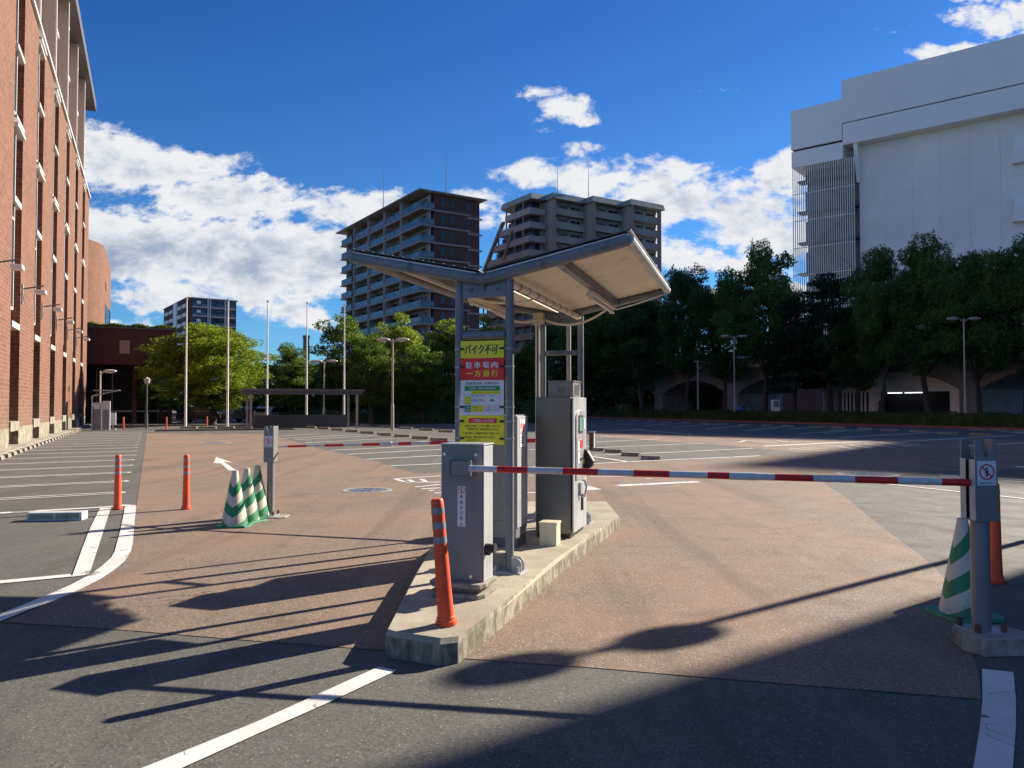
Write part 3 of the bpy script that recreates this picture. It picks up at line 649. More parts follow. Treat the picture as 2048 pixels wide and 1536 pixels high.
# second cabinet behind the sign posts
q = AT(1032, 1088, 7.75)
g3 = empty('equipment_cabinet', (q.x, q.y, IZ), RB, 'tall grey cabinet behind the sign posts with a small white notice', 'cabinet')
h3 = HZ(830, 7.75)-IZ
m = MB(); m.extr([(0,.10),(.34,.10),(.40,.18),(.40,h3),(0,h3)][::1], 'x', -.44, 0); m.obj('body', M['grey'], g3, bevel=.006)
MB().box(0, .010, .015, .385, .2, h3-.015).obj('side_door', M['lgrey'], g3, bevel=.003)
MB().box(-.44, .0, .03, .36, .0, .10).obj('base', M['dgrey'], g3)
s = MB().box(.010, .013, .10, .27, h3-.33, h3-.05); stk = s.obj('notice', M['sw'], g3)
s = MB(); s.cur = 0; s.box(.013, .0135, .12, .14, h3-.20, h3-.08); s.box(.013, .0135, .15, .17, h3-.14, h3-.08); s.box(.013, .0135, .19, .24, h3-.18, h3-.09); s.cur = 1
for i in range(3): s.box(.013, .0135, .13, .24, h3-.24-i*.025, h3-.23-i*.025)
s.obj('lettering', [M['sr'], M['sb']], stk)
MB().box(-.42, -.02, -.004, 0, .27, .275).obj('panel_seam', M['dgrey'], g3)
# pay machine
q = AT(1147, 1077, 8.30)
g4 = empty('pay_machine', (q.x, q.y, IZ), RB, 'tall charcoal parking pay machine with screen and slots on its right side', 'pay machine')
h4 = HZ(794, 8.30)-IZ; DP = .70
MB().box(-.42, -.03, 0, DP, .05, h4).obj('body', M['dgrey'], g4, bevel=.005)
MB().box(-.41, -.04, .02, DP-.02, 0, .05).obj('plinth', M['black'], g4)
MB().box(-.018, .0, .012, DP-.01, .06, h4-.004).obj('door', M['lgrey'], g4, bevel=.004)
m = MB(); ar = [(.10, .62), (.56, .62), (.56, h4-.24)] + [(.33+.23*math.cos(a), h4-.24+.10*math.sin(a)) for a in [i*math.pi/10 for i in range(1, 10)]] + [(.10, h4-.24)]
m.extr(ar, 'x', 0, .014); m.obj('control_panel', M['galv'], g4, bevel=.003)
f_ = MB().box(.014, .020, .20, .42, h4-.40, h4-.20).obj('screen_frame', M['black'], g4); MB().box(.020, .022, .23, .39, h4-.375, h4-.225).obj('screen', M['teal'], f_)
for (y, z, w, h, mm) in ((.14,.94,.10,.10,'sw'),(.28,.96,.10,.09,'sr'),(.42,.97,.06,.09,'lgrey'),(.15,.80,.08,.12,'sw'),(.27,.82,.08,.03,'black'),(.38,.83,.10,.02,'black'),(.14,.68,.12,.07,'sg'),(.42,.78,.08,.06,'sy'),(.46,1.17,.07,.12,'sw'),(.30,.70,.10,.04,'black')):
    MB().box(.014, .019, y, y+w, z, z+h).obj('slot' if mm == 'black' else 'label_plate', M[mm], g4)
m = MB(); m.extr([(.014,.72),(.03,.70),(.10,.74),(.12,.80),(.05,.92),(.014,.94)], 'y', .50, .60); m.obj('receipt_tray', M['black'], g4, bevel=.004)
m = MB().tube([(.02,.34,.60),(.05,.34,.60),(.07,.34,.52),(.05,.34,.42),(.02,.34,.42)], .012, 10); m.obj('coin_cup', M['chrome'], g4, smooth=True)
MB().box(.0, .02, .26, .40, .44, .58).obj('coin_door', M['galv'], g4, bevel=.003)
MB().box(.0, .018, .40, .44, .26, .44).obj('handle', M['black'], g4)
m = MB(); m.box(-.31, .02-.05, .12, .52, h4, h4+.17); o = m.obj('camera_housing', M['grey'], g4, bevel=.004)
MB().box(-.03, -.027, .20, .42, h4+.03, h4+.14).obj('lens_window', M['black'], o); MB().box(-.32, -.02, .11, .53, h4+.17, h4+.182).obj('housing_lid', M['grey'], o)
MB().box(-.20, -.12, .114, .118, h4+.05, h4+.11).obj('vent', M['dgrey'], o)
# cream box
q = AT(1113, 1092, 7.88)
g5 = empty('junction_cabinet', (q.x, q.y, IZ), RB, 'small cream coloured box standing on the island before the pay machine', 'box')
MB().box(-.18, 0, 0, .17, 0, .215).obj('body', M['creambox'], g5, bevel=.004); MB().box(-.187, .007, -.007, .177, .215, .24).obj('lid', M['creambox'], g5, bevel=.003)
# brown post behind the pay machine
q = G(1186, 900); g6 = empty('rusty_post', (q.x, q.y, 0), RB, 'short rusty brown post beyond the pay machine', 'post')
MB().box(-.13, .02, -.05, .1, 0, .62).obj('post', M['rust'], g6, bevel=.01); MB().box(.02, .05, -.05, .1, 0, .6).obj('side_plate', M['armwhite'], g6); MB().box(-.15, .07, -.07, .12, .62, .66).obj('cap', M['galv'], g6)
# ------------------------------------------------------------------ sign canopy
O = Vector((-.245, 6.77, IZ)); cn = empty('canopy', O, RB, 'butterfly roof canopy on tube posts over the island with cream underside', 'canopy')
zz = lambda z: z - IZ
RL = 2.90
def post(x, y, ztop, name='post'):
    o = MB().tube([(x, y, .02), (x, y, zz(ztop))], .037, 24).obj(name, M['tube'], cn, smooth=True)
    MB().box(x-.13, x+.13, y-.11, y+.11, 0, .012).obj('base_plate', M['lgrey'], o)
    s = 1 if x > 0 else -1
    for yy in (y-.045, y+.035):
        m = MB(); m.extr([(x+s*.03, .012), (x+s*.12, .012)] + [(x+s*(.06+.06*math.cos(a)), .07+.06*math.sin(a)) for a in [i*math.pi/12 for i in range(0, 7)]] + [(x+s*.03, .13)], 'y', yy, yy+.01); m.obj('gusset', M['lgrey'], o)
    for (a, b) in ((-.1,-.085),(.1,-.085),(.1,.085),(-.1,.085)): MB().tube([(x+a, y+b, .012), (x+a, y+b, .06)], .014, 10).obj('anchor_bolt', M['galv'], o, smooth=True)
    return o
for (x, y) in ((-.235, 0), (.235, 0), (-.24, RL), (.24, RL)): post(x, y, 2.70)
def beam(y, r=.055):
    o = MB().tube([(-1.29, y, zz(2.975)), (-.62, y, zz(2.83)), (0, y, zz(2.705)), (.62, y, zz(2.83)), (1.29, y, zz(2.975))], r, 20).obj('main_beam', M['tube'], cn, smooth=True)
    MB().tube([(0, y-.0, zz(2.70)+.057), (0, y, zz(2.70)-.06)], .02, 8).obj('weld_collar', M['tube'], o, smooth=True)
    return o
beam(-.04); beam(RL, .045)
MB().box(-.20, .20, -.006, .006, .012, .15).box(-.20, .20, -.04, .006, .15, .158).obj('foot_channel', M['grey'], cn)
pl_ = MB().box(-.20, .20, -.012, .006, zz(2.55), zz(2.70)).obj('gusset_plate', M['tube'], cn)
for x in (-.12, 0, .12): MB().tube([(x, -.03, zz(2.62)), (x, -.012, zz(2.62))], .014, 12).obj('bolt', M['dgrey'], pl_, smooth=True)
MB().box(-.20, .20, RL-.006, RL+.012, zz(2.60), zz(2.70)).obj('gusset_plate', M['tube'], cn)
for (y, z, r) in ((0, 2.215, .036), (RL, 2.245, .03), (RL, 2.70, .03)): MB().tube([(-.2, y, zz(z)), (.2, y, zz(z))], r, 18).obj('cross_tube', M['tube'], cn, smooth=True)
for s in (-1, 1):
    MB().tube([(s*1.29, -.06, zz(2.975)), (s*1.29, RL+.06, zz(2.975))], .042, 18).obj('edge_tube', M['tube'] if s < 0 else M['lgrey'], cn, smooth=True)
    MB().box(s*.68-.035, s*.68+.035, 0, RL, zz(2.795), zz(2.875)).obj('purlin', M['tube'], cn, bevel=.004)
    # roof skin: cream underside with a dark capping on top
    m = MB(); prof = [(s*.04, zz(2.745)), (s*1.27, zz(3.000)), (s*1.27, zz(3.022)), (s*.04, zz(2.767))]
    m.extr(prof, 'y', -.02, RL+.02); o = m.obj('roof_panel', M['cream'], cn)
    m = MB(); m.extr([(s*.02, zz(2.774)), (s*1.31, zz(3.042)), (s*1.31, zz(3.050)), (s*.02, zz(2.782))], 'y', -.10, RL+.08); o2 = m.obj('roof_sheet', M['roofd'], cn)
    m = MB()
    for i in range(13):
        t = .08 + i*.1; x = s*t; z = zz(2.77 + .2078*(t))
        m.box(x-.012, x+.012, -.06, RL+.08, z+.010, z+.015)
    m.obj('roof_ridge', M['black'], cn)
    m = MB().tube([(s*.05, -.07, zz(2.755)), (s*1.27, -.07, zz(3.01))], .012, 8); m.obj('edge_gasket', M['white'], cn)
    # fluorescent fitting under the purlin
    zf = 2.735
    f = MB(); f.extr([(s*.66-.05, zz(zf)), (s*.66+.05, zz(zf)), (s*.66+.035, zz(zf+.055)), (s*.66-.035, zz(zf+.055))], 'y', 1.45, 2.72); fo = f.obj('light_fitting', M['cream'], cn, bevel=.003)
    MB().tube([(s*.66, 1.50, zz(zf)-.022), (s*.66, 2.68, zz(zf)-.022)], .017, 12).obj('lamp_tube', M['white'], fo, smooth=True)
    for y in (1.48, 2.70): MB().box(s*.66-.025, s*.66+.025, y-.02, y+.02, zz(zf)-.045, zz(zf)).obj('lamp_holder', M['cream'], fo)
m = MB().tube([(.22, 0, zz(2.68)), (.22, RL, zz(2.68))], .035, 14); o = m.obj('conduit_pipe', M['cream'], cn, smooth=True)
m = MB()
for i in range(8): m.tube([(.22, .3+i*.3, zz(2.68)), (.22, .315+i*.3, zz(2.68))], .038, 14)
m.obj('pipe_ties', M['black'], o)
def sag(a, b, d, n=14):
    a, b = Vector(a), Vector(b); return [a.lerp(b, i/n) - Vector((0, 0, d*4*(i/n)*(1-i/n))) for i in range(n+1)]
MB().tube(sag((-.62, 1.9, zz(2.72)), (-.24, RL-.12, zz(2.67)), .10), .014, 8).obj('cable', M['cream'], cn, smooth=True)
MB().tube(sag((.66, 2.6, zz(2.76)), (-.2, RL-.1, zz(2.66)), .13), .014, 8).obj('cable', M['cream'], cn, smooth=True)
MB().tube(sag((-.62, 1.2, zz(2.75)), (.1, 1.2, zz(2.68)), .05), .014, 8).obj('cable', M['cream'], cn, smooth=True)
MB().tube(sag((.68, RL-.02, zz(2.76)), (1.25, RL-.02, zz(2.92)), .01), .01, 8).obj('cable', M['white'], cn, smooth=True)
MB().box(-.33, -.20, RL-.16, RL-.07, zz(2.60), zz(2.74)).obj('junction_box', M['creambox'], cn, bevel=.004)
for x in (-.30, -.265): MB().tube([(x, RL-.10, .05), (x, RL-.10, zz(2.62))], .012, 10).obj('riser_conduit', M['cream'], cn, smooth=True)
MB().tube([(-.12, RL+.9, .05), (-.12, RL+.9, zz(2.68))], .03, 12).obj('rear_post', M['polet'], cn, smooth=True)

# ------------------------------------------------------------------ the four boards between the front posts
SXc = lambda cx: (cx-592)/290*.2
SZc = lambda cy: HZ(660 + cy*.15625, 6.72) - IZ
CW = 1/290*.2; CH = .15625/F*6.72
def board(name, y0, y1, mt, label, cat='sign'):
    e = empty('sign_board', O + b2*.0, RB, label, cat, 'boards fixed between the canopy posts')
    MB().box(SXc(303), SXc(884), -.060, -.052, SZc(y1)+.001, SZc(y0)-.001).obj('panel', mt, e); return e
YF = -.0605
def clamps(e, ys):
    for cy in ys:
        for s in (-1, 1):
            m = MB().tube([(s*.235, 0, SZc(cy)-.006), (s*.235, 0, SZc(cy)+.006)], .0415, 20); m.box(min(s*.19,s*.24), max(s*.19,s*.24), -.048, -.036, SZc(cy)-.006, SZc(cy)+.006)
            o = m.obj('clamp', M['galv'], e, smooth=True)
            MB().box(min(s*.205, s*.165), max(s*.205, s*.165), -.072, -.0605, SZc(cy)-.009, SZc(cy)+.009).obj('clamp_bolt', M['black'], o)
e = board('a', 137, 360, M['sy'], 'yellow board with black lettering at the top of the sign post stack'); clamps(e, [240])
t = MB(); text_into(t, 'バイク不可', SXc(583), SZc(248), 125*CH, YF, 445*CW, 0, .05, .12); t.obj('lettering', M['sb'], e)
e = board('b', 360, 642, M['sr'], 'red board with white and yellow lettering'); clamps(e, [470])
t = MB(); 
for i, ch in enumerate('駐車場内'): text_into(t, ch, SXc(418+i*114), SZc(448), 84*CH, YF, 82*CW, 0, .035)
for i, ch in enumerate('一方通行'): text_into(t, ch, SXc(424+i*112), SZc(555), (84 if ch != '一' else 12)*CH, YF, 82*CW, 1, .035)
t.obj('lettering', [M['sw'], M['sy']], e)
e = board('c', 642, 1092, M['sw'], 'white parking price board with a coloured table'); clamps(e, [985])
t = MB()
def rect(x0, x1, y0, y1, mi, y=YF): poly(t, [(SXc(x0), SZc(y1)), (SXc(x1), SZc(y1)), (SXc(x1), SZc(y0)), (SXc(x0), SZc(y0))], y, mi)
B, Rd, Gn, Yl, Wh, Bl = 0, 1, 2, 3, 4, 5
text_into(t, '茂里町駐車場', SXc(483), SZc(685), 36*CH, YF, 228*CW, B, .02); text_into(t, '駐車料金表', SXc(722), SZc(683), 36*CH, YF, 190*CW, B, .02)
rect(358, 833, 716, 778, Gn); text_into(t, '入出庫１回毎の駐車料金', SXc(595), SZc(746), 32*CH, YF-.0006, 360*CW, Wh, .015)
rect(446, 634, 778, 822, Yl); rect(637, 833, 778, 822, Yl); text_into(t, '午前８時〜午後８時まで', SXc(540), SZc(800), 20*CH, YF-.0006, 172*CW, B); text_into(t, '午後８時〜午前８時まで', SXc(735), SZc(798), 20*CH, YF-.0006, 172*CW, B)
text_into(t, '最初の30分', SXc(495), SZc(836), 16*CH, YF-.0006, 84*CW, Bl); text_into(t, '以後30分毎', SXc(590), SZc(836), 16*CH, YF-.0006, 84*CW, Rd); text_into(t, '30分毎', SXc(735), SZc(836), 16*CH, YF-.0006, 54*CW, B)
rect(358, 444, 852, 950, Yl)
for i, w in enumerate(['普通自動車', '小型自動車', '軽自動車']): text_into(t, w, SXc(401), SZc(872+i*32), 15*CH, YF-.0006, 72*CW, B)
for (a, b, c0, m_) in (('130', 486, 60, Bl), ('120', 580, 54, Rd), ('40', 722, 50, B)):
    text_into(t, a, SXc(b), SZc(900), 36*CH, YF-.0006, c0*CW, m_, .03); text_into(t, '円', SXc(b + c0/2 + 14), SZc(906), 18*CH, YF-.0006, 18*CW, m_)
for x in (444, 540, 635): rect(x-1, x+1, 822, 950, B, YF-.0003)
for x in (358, 833): rect(x-1, x+1, 778, 950, Gn, YF-.0003)
for y in (822, 850, 950): rect(358, 833, y-1, y+1, B, YF-.0003)
rect(358, 446, 968, 1048, Gn); rect(448, 615, 968, 1048, Yl); text_into(t, '上限料', SXc(404), SZc(992), 24*CH, YF-.0006, 70*CW, Wh); text_into(t, '適用例', SXc(404), SZc(1024), 24*CH, YF-.0006, 70*CW, Wh)
text_into(t, '12時間駐車の場合', SXc(532), SZc(988), 18*CH, YF-.0006, 146*CW, B); text_into(t, '12時間駐車の場合', SXc(532), SZc(1026), 18*CH, YF-.0006, 146*CW, B)
text_into(t, '2,490円', SXc(672), SZc(988), 22*CH, YF-.0006, 90*CW, Rd, .02); text_into(t, '2,030円', SXc(672), SZc(1026), 22*CH, YF-.0006, 90*CW, Bl, .02)
text_into(t, '（通常料金）', SXc(782), SZc(988), 16*CH, YF-.0006, 84*CW, Rd); text_into(t, '（割引料金）', SXc(782), SZc(1026), 16*CH, YF-.0006, 84*CW, Bl)
for y in (967, 1008, 1049): rect(358, 833, y-1, y+1, B, YF-.0009)
rect(832, 834, 967, 1049, B, YF-.0009)
t.obj('lettering', [M['sb'], M['sr'], M['sg'], M['sy'], M['sw'], M['sblue']], e)
e = board('d', 1092, 1466, M['sy'], 'yellow notice board with red heading and small print, lowest on the posts'); clamps(e, [1168, 1388])
t = MB(); rect(414, 794, 1128, 1190, 1); text_into(t, 'ご利用上の注意', SXc(603), SZc(1159), 38*CH, YF-.0006, 290*CW, 2, .02)
for (w, y, x0, x1) in (('■ 場内での事故、トラブル、盗難につきましては', 1228, 368, 832), ('当駐車場では一切の責任を負いません。', 1268, 400, 815), ('■ 刃物等による迷惑な行為は固くお断りします。', 1322, 368, 832), ('■ 料金等、記載の内容は予告なく変更する', 1372, 368, 770), ('場合があります。', 1412, 400, 578)):
    text_into(t, w, SXc((x0+x1)/2), SZc(y), 27*CH, YF, (x1-x0)*CW, 0, .03)
t.obj('lettering', [M['sb'], M['sr'], M['sw']], e)

# ------------------------------------------------------------------ vent block on the left asphalt
q = G(108, 1042); e = empty('vent_block', (q.x, q.y, 0), R(7), 'long low vent block with slatted grille on the left asphalt', 'vent')
MB().box(-.36, .36, 0, .20, 0, .115).obj('body', M['armwhite'], e, bevel=.006)
for s in (0, 1):
    x0 = -.32 + s*.34; x1 = x0 + .30; m = MB().box(x0, x1, -.004, 0, .03, .10); o = m.obj('grille', M['black'], e); m = MB()
    for i in range(5): m.box(x0, x1, -.014, -.004, .034+i*.014, .040+i*.014)
    m.obj('slats', M['creambox'], o)
# ------------------------------------------------------------------ street lamps
def make_lamp(H, twin=True, arm=.62, black=False):
    e = empty('street_lamp', (0, 0, 0)); pm = M['polet']
    MB().tube([(0,0,0),(0,0,H*.28),(0,0,H*.285),(0,0,H)], [.10,.10,.065,.05], 16).obj('pole', pm, e, smooth=True)
    for s in ((-1, 1) if twin else (1,)):
        m = MB().tube([(0,0,H-.25),(s*arm*.35,0,H-.06),(s*arm*.7,0,H)], .03, 8); m.obj('bracket', pm, e, smooth=True)
        m = MB().lathe([(.02,.10),(.20,.085),(.36,.03),(.38,-.02),(.36,-.05),(.30,-.07),(.05,-.085)], 24, (0, 0, 0))
        m.v = [(s*arm + x*1.15, y*.62, H + z*1.1) for (x, y, z) in m.v]; o = m.obj('lamp_head', M['polet'], e, smooth=True)
        m = MB().lathe([(.30,-.07),(.25,-.10),(.1,-.12),(.0,-.125)], 20); m.v = [(s*arm + x*1.15, y*.62, H + z*1.1) for (x, y, z) in m.v]; m.obj('lens', M['white'], o, smooth=True)
    return e
def lamp_at(u, d, vtop, label, twin=True, rz=0.0, arm=.62):
    H = HZ(vtop, d); e = make_lamp(H, twin, arm); p = AT(u, 800, d); e.location = (p.x, p.y, 0); e.rotation_euler = (0, 0, rz); tag(e, label, 'street lamp', 'car park lamps'); return e
lamp_at(785, 49, 679, 'twin-headed beige lamp post in front of the dark hedge, left of the canopy')
lamp_at(648, 60, 722, 'twin-headed lamp post beside the right end of the flat shelter')
lamp_at(1469, 73, 672, 'tall twin-headed lamp post behind the middle of the hedge', arm=.85)
lamp_at(1930, 53, 637, 'tall twin-headed lamp post near the right edge behind the hedge', arm=.75)
lamp_at(200, 50, 742, 'single-headed lamp post behind the far ticket machines', False)
lp = lamp_at(2293, 11.85, 262, 'twin-headed lamp post just right of the picture', rz=R(30)); 
# thin pole at 1396
q = AT(1396, 800, 80); e = empty('slim_post', (q.x, q.y, 0), 0, 'slim pale post behind the hedge between two trunks', 'post'); MB().tube([(0,0,0),(0,0,HZ(722, 80))], [.09,.06], 10).obj('pole', M['polet'], e, smooth=True); MB().box(-.35,.1,-.1,.1,HZ(722,80)-.1,HZ(722,80)).obj('lamp_head', M['polet'], e)
# old style lamp
q = G(293, 857); e = empty('street_lamp', (q.x, q.y, 0), 0, 'dark slim lantern lamp post by the brick annex', 'street lamp')
MB().tube([(0,0,0),(0,0,1.0),(0,0,1.02),(0,0,3.0)], [.09,.08,.05,.045], 12).obj('pole', M['dgrey'], e, smooth=True); MB().lathe([(.05,3.0),(.16,3.1),(.2,3.35),(.22,3.37),(.05,3.5)], 12).obj('lantern', M['polet'], e)
# ------------------------------------------------------------------ flagpoles
fp_ = [(371.5,53,598,857),(455,54,601,0),(534,55,604,0),(613,56,607,0),(688,57,610,0)]
names = ['leftmost', 'second from left', 'middle', 'fourth from left', 'rightmost']
for i, (u, d, vt, _) in enumerate(fp_):
    p = AT(u, 800, d); e = empty('flagpole', (p.x, p.y, 0), 0, '%s bare white flagpole of five in a row' % names[i], 'flagpole', 'flagpoles beyond the car park'); H = HZ(vt, d)
    MB().tube([(0,0,0),(0,0,2),(0,0,H)], [.085,.075,.035], 14).obj('pole', M['white'], e, smooth=True)
    MB().lathe([(.0,H+.0),(.09,H+.01),(.09,H+.06),(.02,H+.14)], 12).obj('finial', M['polet'], e, smooth=True)
    MB().lathe([(.16,0),(.16,.12),(.1,.14)], 14).obj('base', M['polet'], e)
# ------------------------------------------------------------------ shelter
a = AT(497, 800, 50); b = AT(727, 800, 53); e = empty('shelter', (a.x, a.y, 0), math.atan2(b.y-a.y, b.x-a.x), 'long flat-roofed brown steel shelter on slim posts', 'shelter'); L = (b-a).length
zt = HZ(777, 50); MB().box(-.4, L, -.3, 3.2, zt-.14, zt).obj('roof', M['shelter'], e); MB().box(-.3, L-.1, -.2, 3.1, zt-.34, zt-.14).obj('fascia', M['roofd'], e)
for x in (.15, L-.45):
    for y in (0, 2.9): MB().box(x-.07, x+.07, y-.07, y+.07, 0, zt-.3).obj('post', M['polet'], e)
m = MB().box(.3, L-.6, 2.9, 2.95, 0, .9); m.obj('back_panel', M['roofd'], e)
# ------------------------------------------------------------------ far ticket machines
q = G(182, 861); e = empty('ticket_machine', (q.x, q.y, 0), LOT, 'distant grey ticket machine under a slim tilted canopy', 'ticket machine')
MB().box(0, .55, 0, .7, 0, 1.75).obj('cabinet', M['lgrey'], e, bevel=.01); MB().box(.10, .50, -.02, 0, .1, 1.35).obj('door', M['grey'], e)
q2 = MB().box(.15, .42, -.03, -.02, 1.35, 1.6); q2.obj('sign_plate', M['sw'], e)
MB().box(.62, 1.05, -.1, .5, 0, 1.85).obj('side_cabinet', M['armwhite'], e, bevel=.01); MB().box(.66, .98, -.12, -.1, .1, 1.3).obj('front_panel', M['grey'], e)
MB().tube([(.05,-.15,0),(.05,-.15,2.15),(.15,-.15,2.2),(1.6,-.15,2.55)], .045, 10).obj('canopy_frame', M['galv'], e, smooth=True); MB().box(.1, 1.6, -.5, .8, 2.5, 2.54).obj('canopy_roof', M['galv'], e)
m = e.children[-1]; 
q = G(226, 859); e = empty('signboard', (q.x, q.y, 0), R(5), 'narrow white standing signboard near the far ticket machine', 'signboard'); MB().box(-.18, .18, -.02, .02, .3, 1.1).obj('panel', M['sw'], e); MB().box(-.2, .2, -.12, .12, 0, .06).box(-.03, .03, -.03, .03, .06, .3).obj('foot', M['polet'], e)
# ------------------------------------------------------------------ long brick building on the left (lot axes)
def part_copy(o, parent, loc, scale=None):
    c = o.copy(); COL.objects.link(c); c.parent = parent; c.location = loc
    if scale: c.scale = scale
    for ch in list(o.children): part_copy(ch, c, ch.location)
    return c
bb = empty('brick_building', (0, 0, 0), LOT, 'long tall red brick building with deep piers along the left side', 'building')
XF = -4.65; YE = 70.4; Y0 = 14.6; PT = 6.2; RW = 2.2
z_led, z_top = 18.3, 25.6
MB().box(XF-20, XF-1.3, Y0, YE, 0, z_led).obj('core_wall', M['brick'], bb)
piers = []
k = 0; y = Y0 + RW
while y < YE - 1:
    MB().box(XF-1.3, XF, y, min(y+PT-RW, YE), .75, z_led).obj('brick_pier', M['brick'], bb)
    MB().box(XF-1.3, XF+.012, y-.0, min(y+PT-RW, YE)-.0, 0, .75).obj('concrete_plinth', M['conc'], bb)
    k += 1; y += PT
nb = k
MB().box(XF-20, XF+.12, Y0, YE+.2, z_led, z_led+.16).obj('ledge', M['wframe'], bb)
m0 = MB().box(XF-20, XF-.80, Y0, YE, z_led+.16, z_top); m0.obj('upper_wall', M['panelup'], bb)
MB().box(XF-21, XF+.38, Y0, YE+.5, z_top, z_top+.75).obj('roof_edge', M['roofd'], bb, bevel=.02)
proto = None
for k in range(nb + 1):
    ys = Y0 + PT*k                                   # recess start
    if ys > YE - 1: break
    if proto is None:
        w = MB().box(XF-.34, XF-.14, .05, 1.15, 5.2, 12.0).box(XF-.34, XF-.14, .05, 1.15, 12.6, 17.9)
        proto = w.obj('window', M['glass'], bb)
        f = MB()
        for (a, b) in ((5.2, 12.0), (12.6, 17.9)):
            for yy in (.02, .55, 1.12): f.box(XF-.34, XF-.09, yy, yy+.09, a, b)
            for zz_ in (a, (a+b)/2, b-.08): f.box(XF-.34, XF-.10, .11, 1.12, zz_, zz_+.09)
        f.obj('frame', M['wframe'], proto)
        proto.location = (0, ys, 0)
        infill = MB().box(XF-1.3, XF-.36, .0, RW, 4.75, z_led).obj('brick_infill', M['brick'], bb); infill.location = (0, ys, 0)
        sills = []
        for (q0, q1, q2_, q3, q4, q5) in ((-.30,.06,.25,RW-.05,12.28,12.40),(-.30,.10,.25,RW-.05,12.0,12.12),(-.30,.04,.4,RW-.1,15.0,15.16),(-.30,.03,.35,RW-.25,9.2,9.42),(-1.2,.03,.2,RW-.2,4.5,4.72),(-.30,.10,.25,RW-.05,17.95,18.05),(-.3,.06,.3,RW-.1,17.7,17.78)):
            s_ = MB().box(XF+q0, XF+q1, q2_, q3, q4, q5).obj('sill', M['wframe'], bb); s_.location = (0, ys, 0); sills.append(s_)
        bx = MB().box(XF-.5, XF+.05, .1, RW-.1, .62, .98); pbox = bx.obj('planter_box', M['conc2'], bb); pbox.location = (0, ys, 0)
        rail = MB().box(XF-.42, XF-.38, .4, RW-.3, .98, 2.3).obj('green_shutter', M['teal'], bb); rail.location = (0, ys, 0)
        upf = MB()
        upf.box(XF+.0, XF+.06, -.02, .16, z_led+.16, z_top).box(XF-.80, XF-.05, .16, 2.3, 21.5, 21.68).box(XF-.80, XF-.02, .16, 1.3, 24.3, 24.48)  # sunlight painted in: lit fronts and bars pale, shaded fin sides taupe
        sd_ = MB().box(XF-.80, XF+.0, 0, .14, z_led+.16, z_top).obj('upper_pier', M['panelup'], bb); sd_.location = (0, ys, 0); uppiers = sd_
        up = upf.obj('lit_fin_fronts', M['wframe'], bb); up.location = (0, ys, 0)
        ug = MB().box(XF-.80, XF-.780, .24, 2.0, z_led+.5, 21.5).obj('upper_window', M['glass'], bb); ug.location = (0, ys, 0)
    else:
        for o in [proto, infill, pbox, up, ug, uppiers] + sills: part_copy(o, bb, (0, ys, 0))
        if k in (4,): part_copy(rail, bb, (0, ys, 0))
# floodlights on arms
fl = None
for k in range(8):
    ys = Y0 + RW + PT*k + .35
    if ys > YE: break
    if fl is None:
        fl = empty('wall_floodlight', (0, 0, 0)); 
        MB().box(0, .05, -.12, .12, -.55, .25).obj('wall_plate', M['galv'], fl)
        MB().tube([(.03, 0, .05), (.75, 0, .22)], .03, 8).obj('arm', M['dgrey'], fl)
        m = MB().box(.45, .80, .1, .62, -.08, .08); m.obj('lamp_head', M['wframe'], fl, bevel=.03); e_ = fl
    else: e_ = copy_tree(fl)
    e_.location = lot(XF, ys, 6.15); e_.rotation_euler = (0, 0, LOT)
    tag(e_, 'white floodlight on an arm on the brick wall, %s to the camera' % ORD[k], 'floodlight', 'floodlights along the brick building')
sw = MB(); sw.add([lot(-12, 10, .07), lot(-4.22, 10, .07), lot(-4.22, 73, .07), lot(-12, 73, .07), lot(-4.20, 10, 0), lot(-4.20, 73, 0)], [(0,1,2,3), (1,4,5,2)]); struct(sw.obj('pavement', M['conc2']))
# annex
an = empty('brick_annex', (0, 0, 0), LOT, 'dark low brick annex with a dark glazed ground floor and grass on its roof', 'building')
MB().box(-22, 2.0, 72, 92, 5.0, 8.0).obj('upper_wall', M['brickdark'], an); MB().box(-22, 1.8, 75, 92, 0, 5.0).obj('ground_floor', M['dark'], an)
MB().box(-22.1, 2.1, 71.9, 92.1, 8.0, 8.12).obj('coping', M['roofd'], an); MB().box(-2.35, -1.6, 71.97, 72.0, 5.9, 7.0).obj('plaque', M['beige2'], an)
for x in (-5.3, -1.4, 1.4): MB().box(x, x+.35, 73.0, 73.35, 0, 5.0).obj('column', M['brickdark'], an)
for x in (-4.2, -3.0, -.4, .6): MB().box(x, x+.06, 74.9, 75.0, 0, 4.6).obj('mullion', M['polet'], an)
MB().box(-4, 1.5, 74.86, 74.9, 1.0, 1.12).obj('handrail', M['galv'], an)
# round-cornered tower
rt = empty('brick_tower', (0, 0, 0), LOT, 'round-cornered red brick tower rising behind the annex', 'building')
fpn = [(-20,105)] + [(-13.6 + 8*math.sin(a), 113 - 8*math.cos(a)) for a in [i*math.pi/24 for i in range(13)]] + [(-5.6,131),(-20,131)]
ht = HZ(495, 100); MB().prism(fpn, 0, ht).obj('wall', M['brick'], rt, smooth=True)
m = MB().box(-5.62, -5.55, 116, 127, 9, ht-7); m.obj('window_strip', M['glass'], rt); MB().lathe([(.7,0),(.7,.06)], 20, (0,0,0)).obj('wall_disc', M['beige2'], rt).matrix_local = Matrix.Translation((-5.5, 117, ht-4.5)) @ Matrix.Rotation(R(90), 4, 'Y')
m = MB().tube([(-13, 112, ht), (-13, 112, ht+3.4)], .05, 6).box(-14.2, -11.8, 111.9, 112, ht+.5, ht+.6).box(-14.2, -14.1, 111.9, 112, ht, ht+.6).box(-11.9, -11.8, 111.9, 112, ht, ht+.6); m.obj('antenna', M['polet'], rt)

